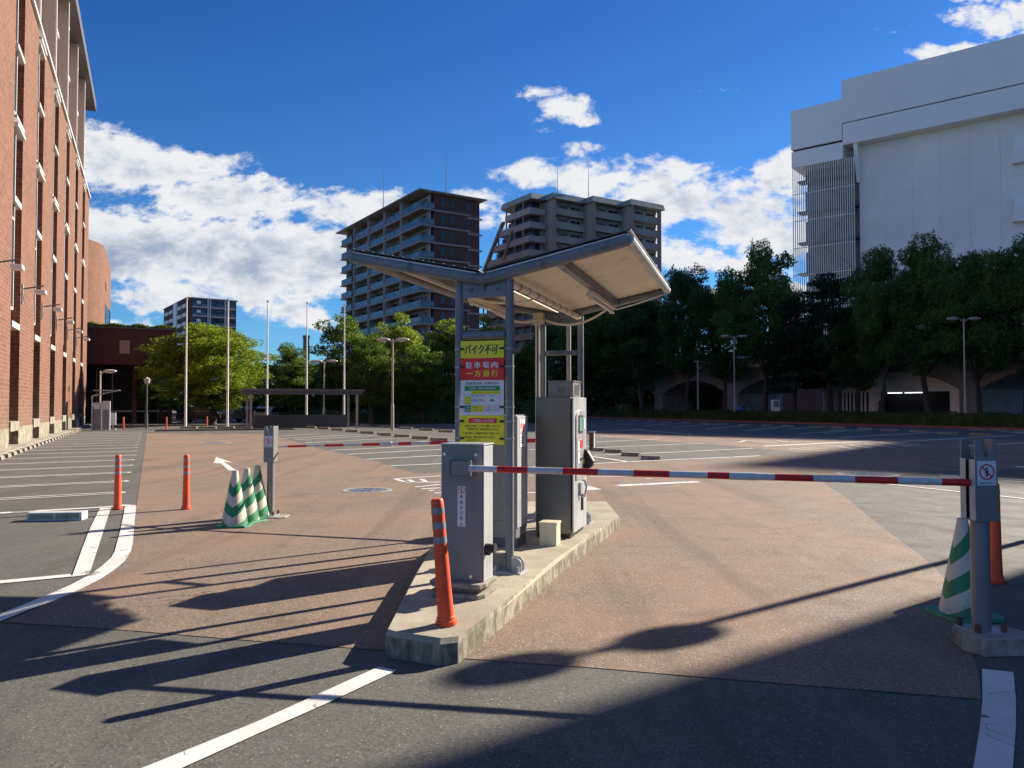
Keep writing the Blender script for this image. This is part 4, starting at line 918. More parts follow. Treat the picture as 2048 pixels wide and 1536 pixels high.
# ------------------------------------------------------------------ white hall on the right
P0 = AT(1690, 800, 165); A_ = -math.atan2(.635, .773)
wb = empty('white_hall', (P0.x, P0.y, 0), A_, 'huge pale windowless hall with a grey overhanging top and louvred stair corner', 'building')
zm = HZ(161,165); MB().box(0, 79.6, 0, 40, HZ(246,165), zm).obj('upper_fascia', M['wpanel2'], wb)
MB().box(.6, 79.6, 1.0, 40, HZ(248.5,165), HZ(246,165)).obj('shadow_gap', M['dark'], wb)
MB().box(.15, 79.6, .0, 3.2, HZ(290,165), HZ(248.5,165)).obj('lower_fascia', M['wpanel2'], wb)
MB().box(2.6, 140, 3.2, 42, 0, HZ(248.6,165)).obj('main_wall', M['wpanel'], wb)
MB().box(79.6, 140, 0, 40, HZ(290,165), zm+9).obj('added_shadow_block', M['wpanel2'], wb)  # unseen taller section, added to cast the wedge of shade on the lot
for i in range(1, 12): MB().box(2.6+5.2*i, 2.66+5.2*i, 3.16, 3.2, 4, HZ(290,165)).obj('panel_joint', M['joint'], wb)
for z in range(6, 56, 5): MB().box(2.62, 60, 3.17, 3.2, z, z+.05).obj('panel_joint', M['joint'], wb)
m = MB(); m.extr([(3.2, HZ(290,165)), (.4, HZ(290,165)), (.4, HZ(290,165)-.8), (2.6, HZ(290,165)-8), (3.2, HZ(290,165)-8)], 'x', 2.2, 3.0); m.obj('bracket', M['wpanel2'], wb)
MB().box(-11.0, -.003, .0, 12, HZ(282,165)+.3, HZ(198,165)).obj('corner_fascia', M['wpanel2'], wb)
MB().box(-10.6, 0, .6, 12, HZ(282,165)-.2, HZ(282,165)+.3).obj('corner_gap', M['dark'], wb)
MB().box(-10.9, .14, .05, 12, HZ(317,165), HZ(282,165)-.2).obj('corner_band', M['wpanel2'], wb)
zb = HZ(317,165)
MB().box(-9.0, 2.6, 5, 12, 0, zb).obj('stair_wall', M['louvre'], wb)
for i in range(7):
    z = zb - 3 - i*7.0
    MB().box(-10.4, 2.6, 2.5, 5, z-8.0 if False else z, z+.5).obj('landing', M['roofd'], wb)
    s = -1 if i % 2 else 1
    m = MB(); xs = (-6, 1.6) if i % 2 else (1.6, -6); m.extr([(xs[0], z-7), (xs[0], z-6.2), (xs[1], z+.4), (xs[1], z-.5)], 'y', 2.6, 3.8); m.obj('stair_flight', M['roofd'], wb)
    MB().box(-9.4, -7.6, 4.9, 5.0, z+.6, z+5.5).obj('stair_window', M['parapet'], wb)
m = MB()
for i in range(29): x = -10.8 + i*.465; m.box(x, x+.13, .15, .4, 0, zb)
for i in range(1, 9): m.box(-10.8, 2.4, .3, .4, zb*i/9, zb*i/9+.15)
m.obj('louvre_fins', M['wpanel'], wb)
for z in (50.5, 39.2, 28): 
    o = MB().box(30.6, 40, 1.6, 3.2, z-2.4, z+.3).obj('balcony', M['wpanel'], wb); MB().box(31, 40, 1.7, 1.8, z+.3, z+2.6).obj('railing', M['wpanel2'], o)
# ------------------------------------------------------------------ railway viaduct
vd = empty('viaduct', (0, 0, 0), LOT, 'old concrete railway viaduct with shallow arches behind the trees', 'viaduct')
py = [12.9 + 14.5*i for i in range(-2, 10)]
prof = [(py[0]-8, 0), (py[0]-8, 5.6), (py[-1]+8, 5.6), (py[-1]+8, 0)]
for yv in py[::-1]:
    prof += [(yv+.9, 0), (yv+.9, 2.9)] if yv == py[-1] else [(yv+.9, 0)]
    prof += [(yv-.9, 0)]
    if yv != py[0]:
        w = (14.5-1.8)
        prof += [(yv-.9-w*(j/12), 2.9 + 1.75*math.sin(math.pi*j/12)**.8) for j in range(13)]
prof = [p for i, p in enumerate(prof) if i == 0 or p != prof[i-1]]
MB().extr(prof, 'x', 62, 69).obj('arched_wall', M['viaduct'], vd)
MB().box(61.5, 69.5, py[0]-8, py[-1]+8, 5.6, 5.9).obj('deck_edge', M['viaduct'], vd); MB().box(61.6, 61.9, py[0]-8, py[-1]+8, 5.9, 7.0).obj('parapet', M['wpanel2'], vd)
MB().box(69, 69.4, py[0]-8, py[-1]+8, 5.9, 8.6).obj('rear_screen', M['wpanel2'], vd)
# units under and behind the viaduct
un = empty('white_garage', (0, 0, 0), LOT, 'white fronted garage with a black opening seen through the viaduct arch', 'garage')
MB().box(62.5, 62.7, 42.6, 55.7, 2.85, 4.75).obj('fascia', M['wpanel'], un); MB().box(63.4, 68, 42.6, 55.7, 0, 2.84).obj('interior', M['dark'], un)
MB().box(62.5, 63.3, 51.6, 52.3, 0, 2.85).obj('wall', M['wpanel'], un); MB().box(62.5, 63.3, 42.9, 44.0, 0, 2.85).obj('wall', M['wpanel'], un)
m = MB()
for i in range(7): m.box(62.35, 62.45, 52.5+i*.44, 52.68+i*.44, .9, 4.0)
m.obj('slats', M['wpanel'], un)
for (q0, q1) in ((48.9, 50.4), (46.6, 48.6)): MB().box(62.75, 62.85, q0, q1, 2.68, 2.76).obj('tube_light', emis('lit tube', (.9, .95, 1.0), .9), un)
MB().box(62.48, 62.5, 50.6, 51.2, .1, 2.0).obj('door', M['rust'], un)
rs = empty('red_shop', (0, 0, 0), LOT, 'low red-walled shop with pale windows behind the viaduct piers', 'shop')
MB().box(70, 80, 74, 104, 0, 4.2).obj('wall', M['redwall'], rs)
for y in (77, 83, 88, 93, 98): o = MB().box(69.9, 70, y, y+2.6, 1.6, 3.4).obj('window', M['wpanel'], rs); MB().box(69.86, 69.9, y+1.25, y+1.35, 1.6, 3.4).obj('frame', M['dgrey'], o)
ps = empty('pale_shed', (0, 0, 0), LOT, 'pale wall and shed at the far left end of the hedge', 'building'); MB().box(60, 66, 92, 100, 0, 4.2).obj('wall', M['creambox'], ps); MB().box(59.8, 66.2, 91.8, 100.2, 4.2, 4.4).obj('roof', M['roofd'], ps)
rb_ = AT(1283, 800, 135); r2 = empty('red_building', (rb_.x, rb_.y, 0), R(-10), 'red brick block glimpsed between the dark trees right of the canopy', 'building')
hh = HZ(641,135); MB().box(-7, 5.6, 0, 12, 0, hh).obj('wall', M['brick'], r2); 
for i in range(3):
    for j in range(2): MB().box(-5+i*3.6, -3.2+i*3.6, -.05, 0, hh-4.4-j*4, hh-2.6-j*4).obj('window', M['glass'], r2)
MB().box(-7.2, 5.8, -.2, 12.2, hh, hh+.3).obj('roof', M['roofd'], r2)
q = AT(1483, 800, 78); e = empty('barrel', (q.x, q.y, 0), 0, 'small blue barrel behind the hedge beside the middle lamp', 'barrel'); MB().lathe([(.36,0),(.40,.5),(.40,1.3),(.34,1.5)], 16).obj('drum', M['bluep'], e, smooth=True); MB().lathe([(.34,1.5),(.36,1.54),(.1,1.6)], 16).obj('lid', M['bluep'], e)
q = AT(1553, 800, 73.5); e = empty('garden_shed', (q.x, q.y, 0), 0, 'small white cabinet with a dark window behind the hedge', 'shed'); MB().box(-.32, .32, 0, .6, 0, 2.1).obj('cabinet', M['wpanel'], e); MB().box(-.3, .25, -.02, 0, 1.4, 2.0).obj('window', M['glass'], e)

# ------------------------------------------------------------------ apartment towers
def antenna(parent, x, y, z, h): MB().tube([(x, y, z), (x, y, z+h*.6), (x, y, z+h)], [.09, .06, .03], 6).obj('antenna', M['dgrey'], parent)
C0 = AT(843, 800, 139); R1 = R(32.9)
t1 = empty('apartment_tower', (C0.x, C0.y, 0), R1, 'brown tiled apartment tower with glass balconies and thin flat roof', 'apartment building')
zr = HZ(383, 139); fh = 3.0; ys = [0, 9.0, 16.9, 25.1, 33.3, 40.5]; NX = 12.1
MB().box(2.3, NX, 1.2 if False else 0.0, 40, 0, zr-.2).obj('tiled_core', M['tile'], t1)
MB().box(.9+.9, 2.3, 2.2, 39.5, 0, zr-.2).obj('window_wall', M['glazing'], t1)
MB().extr([(-1.1, zr+.0), (NX+1.1, zr+.0), (NX+1.1, zr+.22), (-1.1, zr+.22)], 'y', -1.1, 42.0).obj('roof', M['beige'], t1); MB().box(4, 10, 2, 20, zr+.25, zr+1.2).obj('roof_upstand', M['tile'], t1)
for y in ys[1:-1]:
    MB().box(-.12, 1.8, y-.42, y-.12, 0, zr).box(-.12, 1.8, y+.12, y+.42, 0, zr).obj('pilaster', M['beige'], t1)
MB().box(.0, 2.3, 37.6, 38.0, 0, zr).obj('end_fin', M['beige'], t1)
protos = {}
for fi in range(1, 13):
    z = zr - fh*fi
    for bi in range(5):
        key = bi
        if key not in protos:
            a, b = ys[bi], ys[bi+1]; a2_ = a + (.42 if bi else 0); b2_ = b - .42 if bi < 4 else b
            o = MB().box(-.15 if bi not in (0, 4) else -.45, 1.8, a2_ - (.45 if bi == 0 else 0), b2_, -.28, 0).obj('balcony', M['beige'], t1)
            pr = MB().box(-.1 if bi not in (0, 4) else -.4, 0.0, a2_+.05 - (.4 if bi == 0 else 0), b2_-.6, 0.06, 1.15)
            if bi == 0: pr.box(-.4, 2.3, -.42, -.34, .06, 1.15)
            pr.obj('parapet', M['parapet'], o)
            w = MB()
            for t_ in (.25, .5, .75): w.box(1.72, 1.8, a2_+(b2_-a2_)*t_-.06, a2_+(b2_-a2_)*t_+.06, 0, 2.3)
            w.box(1.6, 1.8, a2_, a2_+(b2_-a2_)*.16, 0, 2.72).box(1.75, 1.8, a2_, b2_, 2.3, 2.72); w.obj('window_frames', M['beige'], o)
            protos[key] = o; o.location = (0, 0, z)
        else: part_copy(protos[key], t1, (0, 0, z))
    if fi == 1:
        sl = MB().box(1.8, NX-2.2, -.32, -.0, -.28, .0).box(NX-2.6, NX+.5, -.2, 0, -.75, -.45).obj('floor_band', M['beige'], t1); sl.location = (0, 0, z)
        wn = MB().box(0, .5, -.04, 0, .8, 2.2).obj('window', M['glass'], t1); MB().box(-.08, 0, -.08, 0, .7, 2.3).obj('frame', M['roofd'], wn); wn.location = (4.0, 0, z)
        for x in (6.0, 9.4): part_copy(wn, t1, (x, 0, z))
    else:
        part_copy(sl, t1, (0, 0, z))
        for x in (4.0, 6.0, 9.4): part_copy(wn, t1, (x, 0, z))
antenna(t1, 1.5, 21, zr, 11); antenna(t1, 6, 2, zr, 8.5)
# beige tower
C2 = AT(1108, 800, 165)
t2 = empty('apartment_tower', (C2.x, C2.y, 0), R1, 'beige apartment tower with saw-tooth front, grey roof band and stepped terraces', 'apartment building')
zr2 = HZ(386, 165); S = 8.8; T = 2.55
def facets():
    out = []
    for k in range(3): out.append((S*k, S*(k+1), -T*k))
    return out
prt2 = {}
core = MB().box(-.9, S*3, T+1.6, T+9.4, 0, zr2-1.2).box(6, S*3, T+9.4, 24, 0, zr2-1.2); core.obj('core_wall', M['beige'], t2)
for (xa, xb, y) in facets():
    MB().box(xa, xb, y+1.5, T+1.7, 0, zr2-1.25).obj('bay_wall', M['beige'], t2)
    MB().box(xa+1.4, xb-.6, y+1.42, y+1.5, 0, zr2-1.6).obj('dark_glazing', M['glazing'], t2)
    m = MB(); m.prism([(xa-.7,y-.7),(xb+.9,y-.7),(xb+.9,y+8),(xa-.7,y+8)], zr2-1.25, zr2, .06); m.obj('roof_band', M['roofg'], t2)
    MB().box(xa-.1, xa+.55, y-.25, y+.5, 0, zr2-1.25).obj('pilaster', M['beige2'], t2); 
    MB().box(xa-.05, xa, y, y+T, 0, zr2-1.25).obj('return_wall', M['beige'], t2)
MB().box(S*3-.5, S*3+.1, -2*T-.25, -2*T+.5, 0, zr2-1.25).obj('pilaster', M['beige2'], t2)
m = MB(); m.prism([(-4.4,T-.6),(.2,T-.6),(.2,T+14),(-4.4,T+12)], zr2-1.25, zr2, .06); m.obj('roof_band', M['roofg'], t2)
fh2 = 3.02
p_b = None
for fi in range(13):
    z = zr2 - 1.25 - fh2*(fi+1)
    for (xa, xb, y) in facets():
        if p_b is None:
            p_b = MB().box(.7, S-.15, 0, 1.5, -.2, 0).box(.7, S-.15, 0, .14, 0, 1.15).box(.6, S-.1, -.05, .2, 1.15, 1.25).obj('balcony', M['beige'], t2)
            w = MB().box(1.3, 1.5, 1.36, 1.42, 0, 2.2)
            for t_ in (2.6, 3.9, 5.4, 7.0): w.box(t_, t_+.16, 1.34, 1.42, 0, 2.3)
            w.box(1.0, 2.3, 1.30, 1.42, 0, 2.8).box(4.6, 5.3, 1.3, 1.42, 0, 2.8).box(.7, S, 1.3, 1.42, 2.25, 2.8); w.obj('window_frames', M['beige'], p_b)
            p_b.location = (xa, y, z)
        else: part_copy(p_b, t2, (xa, y, z))
    # left bay and terraces
    L_ = 9.8 + max(0, fi-0)*2.6 if fi < 6 else 22
    L_ = min(L_, 22)
    o = MB().box(-4.5, -.4, T-.15, T+1.5, z-.2, z).box(-4.5, -.4, T-.15, T, z, z+1.1).box(-4.6, -4.45, T-.15, T+L_, z, z+1.1).box(-4.6, -2, T, T+L_, z-.25, z).obj('terrace', M['beige'], t2)
    MB().box(-3.0, -1.0, T+1.4, T+L_-1.5, z+.02, z+2.75).obj('dark_glazing', M['glazing'], o)
    m = MB()
    for yy in np.arange(T+2.5, T+L_, 3.4): m.box(-3.9 if False else -4.55, -4.3, yy, yy+.3, z, z+2.8)
    m.obj('terrace_posts', M['viaduct'], o)
core2 = MB().box(-1.2, 6, T+1.7, T+22, 0, zr2-1.25-fh2*6).obj('rear_wall', M['beige'], t2)
m = MB(); 
for (ya, za, yb, zb_) in ((T+10.2, zr2-4.3, T+21.8, zr2-4.3-13.5), (T+6.5, zr2-7, T+9.8, zr2-13)): m.extr([(ya, za), (ya+.9, za), (yb+.9, zb_), (yb, zb_)], 'x', -4.9, -4.2)
m.obj('sloping_beam', M['viaduct'], t2)
antenna(t2, 2.5, 2, zr2, 6.5); antenna(t2, 9.6, 0, zr2, 8)
antenna(t2, 0, T+12, zr2-4, 8)
# far tower
C3 = AT(374, 800, 256); t3 = empty('apartment_tower', (C3.x, C3.y, 0), R(35), 'distant brick and white apartment tower above the bright left tree', 'apartment building')
zr3 = HZ(594, 256); MB().box(0, 15.7, 0, 40, 0, zr3-.3).obj('wall', M['tile'], t3)
MB().box(-.4, 16.1, -.6, 40, zr3-.3, zr3).obj('roof', M['beige'], t3)
pb3 = None
for fi in range(10):
    z = zr3 - 3.05*(fi+1)
    if pb3 is None:
        pb3 = MB().box(1.2, 15.4, -.9, 0, -.25, 0).obj('balcony', M['wframe'], t3); MB().box(1.3, 15.2, -.02, -.0, 0.1, 2.5).obj('window', M['glass'], pb3); MB().box(1.3, 15.2, -.85, -.8, 0, 1.0).obj('parapet', M['parapet'], pb3)
        MB().box(2.5, 3.8, -.95, -.9, 1.0, 1.9).obj('white_panel', M['wpanel'], pb3); pb3.location = (0, 0, z)
        sb3 = []
        for y in (1.5, 9.5, 22.5, 30.5):
            s_ = MB().box(-.5, 0, 0, 5.4, -.2, 1.0).obj('side_balcony', M['wpanel'], t3); MB().box(-.03, 0, .2, 5.2, 1.05, 2.7).obj('window', M['dark'], s_); s_.location = (0, y, z); sb3.append(s_)
    else: part_copy(pb3, t3, (0, 0, z)); [part_copy(s_, t3, (0, s_.location.y, z)) for s_ in sb3]
for x in (6.0, 6.7, 11.6, 12.3): MB().box(x, x+.35, -1.0, -.85, 0, zr3-.3).obj('pilaster', M['wframe'], t3)
MB().box(-.45, -.02, 16, 21.4, 0, zr3-.3).obj('side_core', M['wpanel2'], t3)
# red and white far chimney behind the fourth flagpole
q = AT(611.5, 800, 150); e = empty('chimney', (q.x, q.y, 0), 0, 'thin dark chimney between the trees by the fourth flagpole', 'chimney'); MB().tube([(0,0,0),(0,0,HZ(671,150))], [.9,.55], 12).obj('stack', M['dgrey'], e, smooth=True); MB().lathe([(.7,HZ(671,150)-.6),(.7,HZ(671,150))], 12).obj('collar', M['dgrey'], e)
# plain block added out of frame on the right to shade the foreground
cc = Vector((25.2, 22.5, 0)); ob_ = empty('shadow_caster', cc, R(-53.5)+R(90)-R(90), 'unseen block added just outside the right edge to cast shade', 'building')
MB().box(0, 40, 0, 14, 0, 17).obj('wall', M['beige'], ob_); MB().box(-.3, 40.3, -.3, 14.3, 17, 17.3).obj('roof', M['roofd'], ob_)
for i in range(5):
    for j in range(4): MB().box(2+j*4.5, 4.4+j*4.5, -.05, 0, 1+i*3.2, 2.8+i*3.2).obj('window', M['glass'], ob_)
ob_.rotation_euler = (0, 0, R(-78))

# ------------------------------------------------------------------ foliage
def leaf_quads(C, size, rng, up=.35, aspect=.55):
    n = len(C); nr = rng.normal(size=(n, 3)); nr[:, 2] = np.abs(nr[:, 2]) + up; nr /= np.linalg.norm(nr, axis=1)[:, None]
    t = rng.normal(size=(n, 3)); t -= nr * (t*nr).sum(1)[:, None]; t /= np.linalg.norm(t, axis=1)[:, None]; b = np.cross(nr, t)
    s = (size * rng.uniform(.6, 1.3, n))[:, None]
    V = np.stack([C - t*s, C - b*s*aspect, C + t*s, C + b*s*aspect], 1).reshape(-1, 3)
    return V, np.arange(4*n).reshape(-1, 4)
def tree_mesh(seed, leafm, H=10.0, Rr=4.0, base=.24, nclump=64, nleaf=330, leaf=.115, flat=.62, kind='round'):
    rng = np.random.default_rng(seed); rnd = random.Random(seed)
    e = empty('tree', (0, 0, 0)); tr = MB()
    fork = H*rnd.uniform(.22, .30); lean = (rnd.uniform(-.3, .3), rnd.uniform(-.3, .3))
    f0 = Vector((lean[0], lean[1], fork)); tr.tube([(0,0,-.1), (0,0,.25), (lean[0]*.5, lean[1]*.5, fork*.6), f0], [.34, .24, .19, .17], 10)
    cs = []; zc = H*(base+1)/2 + H*.02; hz = H*(1-base)/2
    for i in range(nclump):
        for _ in range(30):
            d = rng.normal(size=3); d /= np.linalg.norm(d); r = rng.uniform(.30, 1.0)**.5
            z = zc + d[2]*hz*r; rel = (z - (zc-hz)) / (2*hz)
            if kind == 'round': wr = Rr * (.72 + .28*math.sin(3*math.atan2(d[1], d[0]) + seed)) * (1.0 if rel < .6 else 1.05 - (rel-.6)*.9)
            else: wr = Rr * (1.08 - rel*.72)
            p = np.array([d[0]*wr*r, d[1]*wr*r, z])
            if all(np.linalg.norm((p-c)*[1, 1, 1.25]) > H*.062 for c in cs): break
        cs.append(p)
    cs = np.array(cs)
    limbs = []
    for i in range(6):
        a = i*math.pi/3 + rnd.uniform(-.4, .4); rr = Rr*rnd.uniform(.35, .6); zt_ = H*rnd.uniform(.5, .86)
        if kind != 'round' or i == 0: rr *= .2; zt_ = H*.9
        mid = f0.lerp(Vector((rr*math.cos(a), rr*math.sin(a), zt_)), .5) + Vector((math.cos(a)*.35, math.sin(a)*.35, -.2)); end = Vector((rr*math.cos(a), rr*math.sin(a), zt_))
        tr.tube([f0, mid, end], [.13, .085, .035], 7); limbs += [f0.lerp(mid, .6), mid, mid.lerp(end, .5), end]
    for c in cs:
        cv = Vector(c); b = min(limbs, key=lambda q_: (q_-cv).length + max(0, q_.z-cv.z)*1.5)
        tr.tube([b, b.lerp(cv, .5) + Vector((0, 0, -.12)), cv], [.045, .03, .012], 5, cap=False)
    tr.obj('trunk', M['bark'], e, smooth=True)
    pts = []; 
    for c in cs:
        rc = H * rng.uniform(.060, .115); k = int(nleaf * (rc/(H*.078))**2)
        d = rng.normal(size=(k, 3)); d /= np.linalg.norm(d, axis=1)[:, None]
        lob = 1 + .28*np.sin(d[:, 0]*5+c[0]*3) * np.cos(d[:, 1]*6+c[1]*3)
        r = rc * lob * rng.uniform(.2, 1.0, k)**.33
        q_ = d * r[:, None]; q_[:, 2] *= flat; q_[:, 2] = np.where(q_[:, 2] < 0, q_[:, 2]*.75, q_[:, 2]); pts.append(c + q_)
    V, Fq = leaf_quads(np.concatenate(pts), leaf, rng)
    rawmesh('crown', V, Fq, leafm, e); return e
protoT = {}
SPREAD = {'sp1': (101, 'leafd2'), 'sp2': (133, 'leafd2'), 'sp3': (171, 'leafd')}
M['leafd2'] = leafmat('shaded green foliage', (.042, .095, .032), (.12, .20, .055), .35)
def tree(kind, u, vtop, w, d, label, rz=0.0, cat='tree', grp='trees around the car park'):
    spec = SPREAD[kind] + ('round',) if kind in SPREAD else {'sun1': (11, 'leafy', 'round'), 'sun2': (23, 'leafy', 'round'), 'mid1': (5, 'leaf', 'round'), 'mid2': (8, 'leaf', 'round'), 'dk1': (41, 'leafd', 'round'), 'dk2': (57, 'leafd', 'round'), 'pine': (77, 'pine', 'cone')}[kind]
    H = HZ(vtop, d); Wm = w/F*d
    if kind not in protoT:
        if kind in SPREAD: protoT[kind] = tree_mesh(spec[0], M[spec[1]], H=10, Rr=4.0, nclump=82, nleaf=560, leaf=.085, base=.28, flat=.70)
        elif kind == 'pine': protoT[kind] = tree_mesh(spec[0], M[spec[1]], nclump=80, nleaf=330, leaf=.09, flat=.35, kind='cone', base=.2)
        elif kind.startswith('dk'): protoT[kind] = tree_mesh(spec[0], M[spec[1]], nclump=78, nleaf=300, base=.2, leaf=.105)
        elif kind == 'sun1': protoT[kind] = tree_mesh(spec[0], M[spec[1]], nclump=110, nleaf=420, base=.14, leaf=.085)
        else: protoT[kind] = tree_mesh(spec[0], M[spec[1]], base=.18, nclump=74, nleaf=320, leaf=.10)
        e = protoT[kind]
    else: e = copy_tree(protoT[kind])
    p = AT(u, 800, d); e.location = (p.x, p.y, 0); e.rotation_euler = (0, 0, rz)
    e.scale = (Wm/7.6, Wm/7.6, H/10.2); tag(e, label, cat, grp); return e
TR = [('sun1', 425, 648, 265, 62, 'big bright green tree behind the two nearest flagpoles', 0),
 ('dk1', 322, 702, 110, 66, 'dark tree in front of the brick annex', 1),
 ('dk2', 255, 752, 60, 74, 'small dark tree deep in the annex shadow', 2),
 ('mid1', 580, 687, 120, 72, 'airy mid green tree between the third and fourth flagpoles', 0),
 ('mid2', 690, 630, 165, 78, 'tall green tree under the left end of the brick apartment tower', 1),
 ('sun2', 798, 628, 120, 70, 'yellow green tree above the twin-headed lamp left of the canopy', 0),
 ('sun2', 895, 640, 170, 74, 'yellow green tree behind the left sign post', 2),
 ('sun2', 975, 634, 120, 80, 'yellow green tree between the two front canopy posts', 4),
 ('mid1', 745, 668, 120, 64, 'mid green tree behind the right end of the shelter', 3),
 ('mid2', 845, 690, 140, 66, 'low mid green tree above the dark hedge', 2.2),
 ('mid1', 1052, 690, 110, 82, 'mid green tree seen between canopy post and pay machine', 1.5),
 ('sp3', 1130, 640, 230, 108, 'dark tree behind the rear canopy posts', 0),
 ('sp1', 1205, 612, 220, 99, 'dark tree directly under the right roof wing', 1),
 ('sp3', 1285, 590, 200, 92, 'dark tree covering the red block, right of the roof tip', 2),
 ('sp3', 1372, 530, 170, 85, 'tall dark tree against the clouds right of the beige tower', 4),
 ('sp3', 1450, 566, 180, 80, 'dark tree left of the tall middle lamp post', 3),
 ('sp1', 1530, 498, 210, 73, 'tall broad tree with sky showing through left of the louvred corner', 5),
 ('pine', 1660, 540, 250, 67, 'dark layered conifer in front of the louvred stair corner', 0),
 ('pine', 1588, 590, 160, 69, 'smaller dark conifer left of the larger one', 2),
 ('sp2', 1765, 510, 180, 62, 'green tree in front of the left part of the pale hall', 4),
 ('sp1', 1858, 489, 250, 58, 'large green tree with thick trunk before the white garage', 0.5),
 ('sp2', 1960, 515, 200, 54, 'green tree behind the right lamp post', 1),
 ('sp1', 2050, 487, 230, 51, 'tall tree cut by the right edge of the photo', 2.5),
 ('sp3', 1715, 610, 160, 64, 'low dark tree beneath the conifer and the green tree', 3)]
TR = [(k_, u_, v_, (w_*.88 if k_ in SPREAD or k_ == 'pine' else w_), (d_*1.07 if k_ in SPREAD or k_ == 'pine' else d_), l_, r_) for (k_, u_, v_, w_, d_, l_, r_) in TR]
for a in TR: tree(*a)
tree('dk1', 2160, 500, 170, 47, 'tree outside the right edge of the picture', 3)

def hedge(name, pts, th, h, label, leafm, dens=160, kind=None, leaf=.06):
    rng = np.random.default_rng(3); e = empty(name, (0, 0, 0), 0, label, 'hedge'); core = MB(); P = []
    for a, b in zip(pts[:-1], pts[1:]):
        d = (b-a); L = d.length; d = d/L; n = Vector((-d.y, d.x, 0)); c = (a+b)/2
        core.obox((c.x, c.y), L/2 - .1, th/2*.86, 0, h*.93, math.atan2(d.y, d.x))
        k = int(L*(th+2*h)*dens); s = rng.uniform(0, L, k); side = rng.uniform(0, th+2*h, k)
        o = np.where(side < h, -th/2, np.where(side > h+th, th/2, side-h-th/2)); z = np.where(side < h, side, np.where(side > h+th, side-h-th, h))
        wob = .06*np.sin(s*2.1)+.05*np.sin(s*5.3+1) + rng.normal(0, .035, k)
        o = o + np.sign(o)*wob*(z < h-.01); z = z + wob*(z >= h-.01)
        P.append(np.stack([a.x + d.x*s + n.x*o, a.y + d.y*s + n.y*o, z], 1))
    V, Fq = leaf_quads(np.concatenate(P), leaf, rng); core.obj('core', leafm, e); rawmesh('foliage', V, Fq, leafm, e); return e
hedge('hedge', [lot(50.6, 20), lot(50.6, 82)], 1.3, 1.0, 'long clipped hedge running behind the shaded parking row', M['hedge'], 150)
kb = MB(); kb.add([lot(49.55, 20, 0), lot(49.6, 20, .16), lot(51.4, 20, .16), lot(49.55, 84, 0), lot(49.6, 84, .16), lot(51.4, 84, .16)], [(0,1,4,3), (1,2,5,4)]); struct(kb.obj('kerb', M['redwall']))
hedge('tall_hedge', [AT(735, 800, 66).xy.to_3d(), AT(1085, 800, 70).xy.to_3d()], 1.4, HZ(801, 66), 'tall dark hedge behind the middle parking rows', M['leafd'], 90, leaf=.09)
hedge('tall_hedge', [AT(560, 800, 70).xy.to_3d(), AT(735, 800, 70).xy.to_3d()], 1.4, HZ(826, 70), 'low dark hedge beneath the flat shelter', M['leafd'], 70, leaf=.09)
# far wooded strip and low blocks closing the view between the trees
rng = np.random.default_rng(12); Pn = []
for i in range(95):
    cx_ = rng.uniform(-60, 40); cy_ = rng.uniform(104, 118); hh_ = rng.uniform(4.5, 8.5); rr_ = rng.uniform(2.0, 3.6); k = 420
    dd = rng.normal(size=(k, 3)); dd /= np.linalg.norm(dd, axis=1)[:, None]; Pn.append(np.array([cx_, cy_, hh_*.55]) + dd*np.array([rr_, rr_, hh_*.45])*rng.uniform(.6, 1, k)[:, None])
V, Fq = leaf_quads(np.concatenate(Pn), .42, rng); rawmesh('distant_wood', V, Fq, M['leafd']).__setitem__('kind', 'stuff')
for (u, d_, vt, w_, col, lab) in ((500, 125, 742, 16, 'wpanel2', 'low grey block beyond the flagpoles'), (620, 122, 735, 18, 'beige', 'low beige block behind the shelter'), (760, 124, 745, 22, 'wpanel', 'pale low block behind the tall hedge'), (1030, 130, 720, 20, 'beige', 'low beige block behind the sign posts')):
    q = AT(u, 800, d_); e = empty('low_building', (q.x, q.y, 0), R(5), lab, 'building'); h_ = HZ(vt, d_); MB().box(-w_/2, w_/2, 0, 8, 0, h_).obj('wall', M[col], e); MB().box(-w_/2-.2, w_/2+.2, -.2, 8.2, h_, h_+.25).obj('roof', M['roofd'], e)
    for j in range(int(w_/3)): MB().box(-w_/2+.8+j*3, -w_/2+2.4+j*3, -.05, 0, 1.2, 2.8).obj('window', M['glass'], e)
rng = np.random.default_rng(9); k = 9000
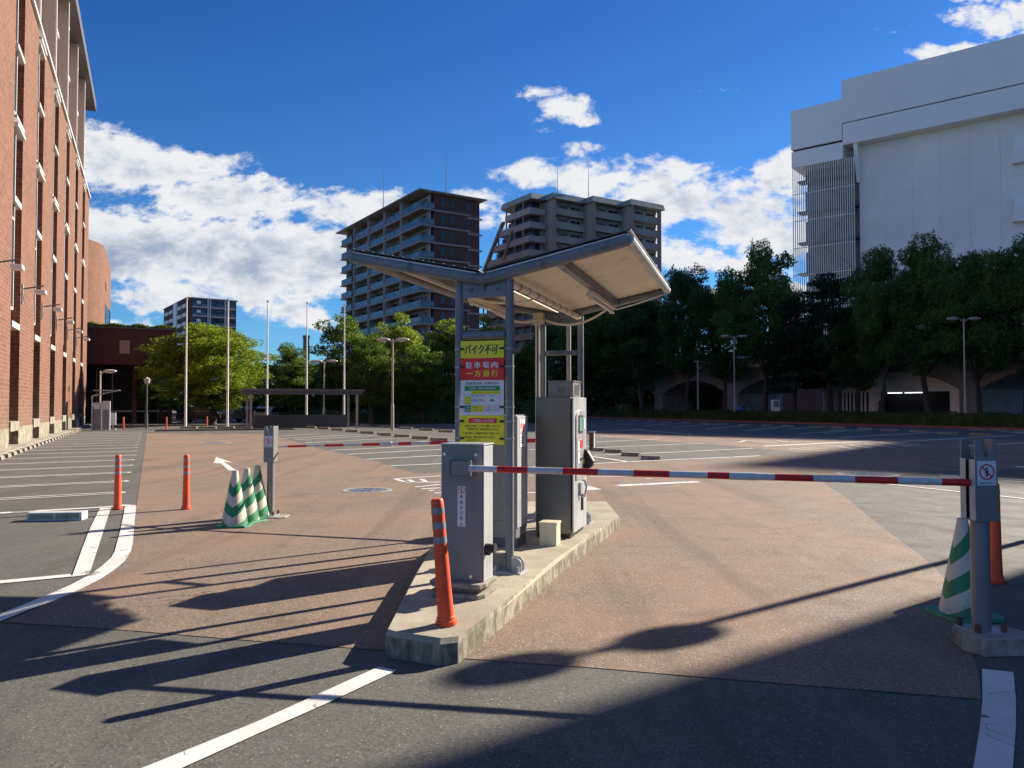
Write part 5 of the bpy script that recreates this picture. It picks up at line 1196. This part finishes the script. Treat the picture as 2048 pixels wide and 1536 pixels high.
gx = rng.uniform(-9, 2, k); gy = rng.uniform(71.9, 73.5, k); gz = 8.1 + rng.uniform(0, .35, k) * (.5+.5*np.sin(gx*1.7)**2)
Pg = np.array([[*lot(x, y).xy, z] for x, y, z in zip(gx, gy, gz)]); V, Fq = leaf_quads(Pg, .09, rng, 0); rawmesh('roof_grass', V, Fq, M['grass']).__setitem__('kind', 'stuff')
# ------------------------------------------------------------------ parked cars far back
def make_car(paint, label, p, rz):
    e = empty('parked_car', (p.x, p.y, 0), rz, label, 'car', 'cars parked beyond the trees')
    m = MB(); m.extr([(-2.1,.3),(2.1,.3),(2.15,.75),(1.2,.92),(.6,1.42),(-1.3,1.46),(-2.05,.95)], 'y', -.82, .82); m.obj('body', M[paint], e, bevel=.06, smooth=True)
    m = MB(); m.extr([(.55,1.36),(1.08,.95),(-1.85,.98),(-1.25,1.4)], 'y', -.835, .835); m.obj('side_windows', M['glass'], e)
    m = MB().box(-2.12,-1.9,-.6,.6,.98,1.3); m.obj('rear_window', M['glass'], e)
    for x in (-1.3, 1.3):
        for y in (-.8, .8):
            w = MB().tube([(x, y-.1, .32), (x, y+.1, .32)], .32, 18).obj('wheel', M['black'], e, smooth=True); MB().tube([(x, y-.11, .32), (x, y+.11, .32)], .18, 12).obj('rim', M['galv'], w)
    for y in (-.62, .62): MB().box(2.08, 2.14, y-.14, y+.14, .62, .74).obj('headlight', M['white'], e)
q = AT(545, 800, 72); make_car('carw', 'small pale car seen beneath the shelter, far back', q, R(80))
q = AT(512, 800, 74); make_car('cardk', 'dark blue car beneath the trees left of the pale one', q, R(60))
q = AT(405, 800, 70); make_car('cardk', 'dark car in the shade behind the second flagpole', q, R(10))
q = AT(385, 800, 66)
fe = empty('red_fence', (AT(360, 800, 66).x, 66, 0), 0, 'low reddish fence under the bright tree', 'fence')
for i in range(9): MB().box(i*.7-1.5, i*.7-1.44, 0, .06, 0, .9).obj('post', M['rust'], fe)
MB().box(-1.5, 4.2, 0, .04, .8, .88).box(-1.5, 4.2, 0, .04, .4, .46).obj('rail', M['rust'], fe)
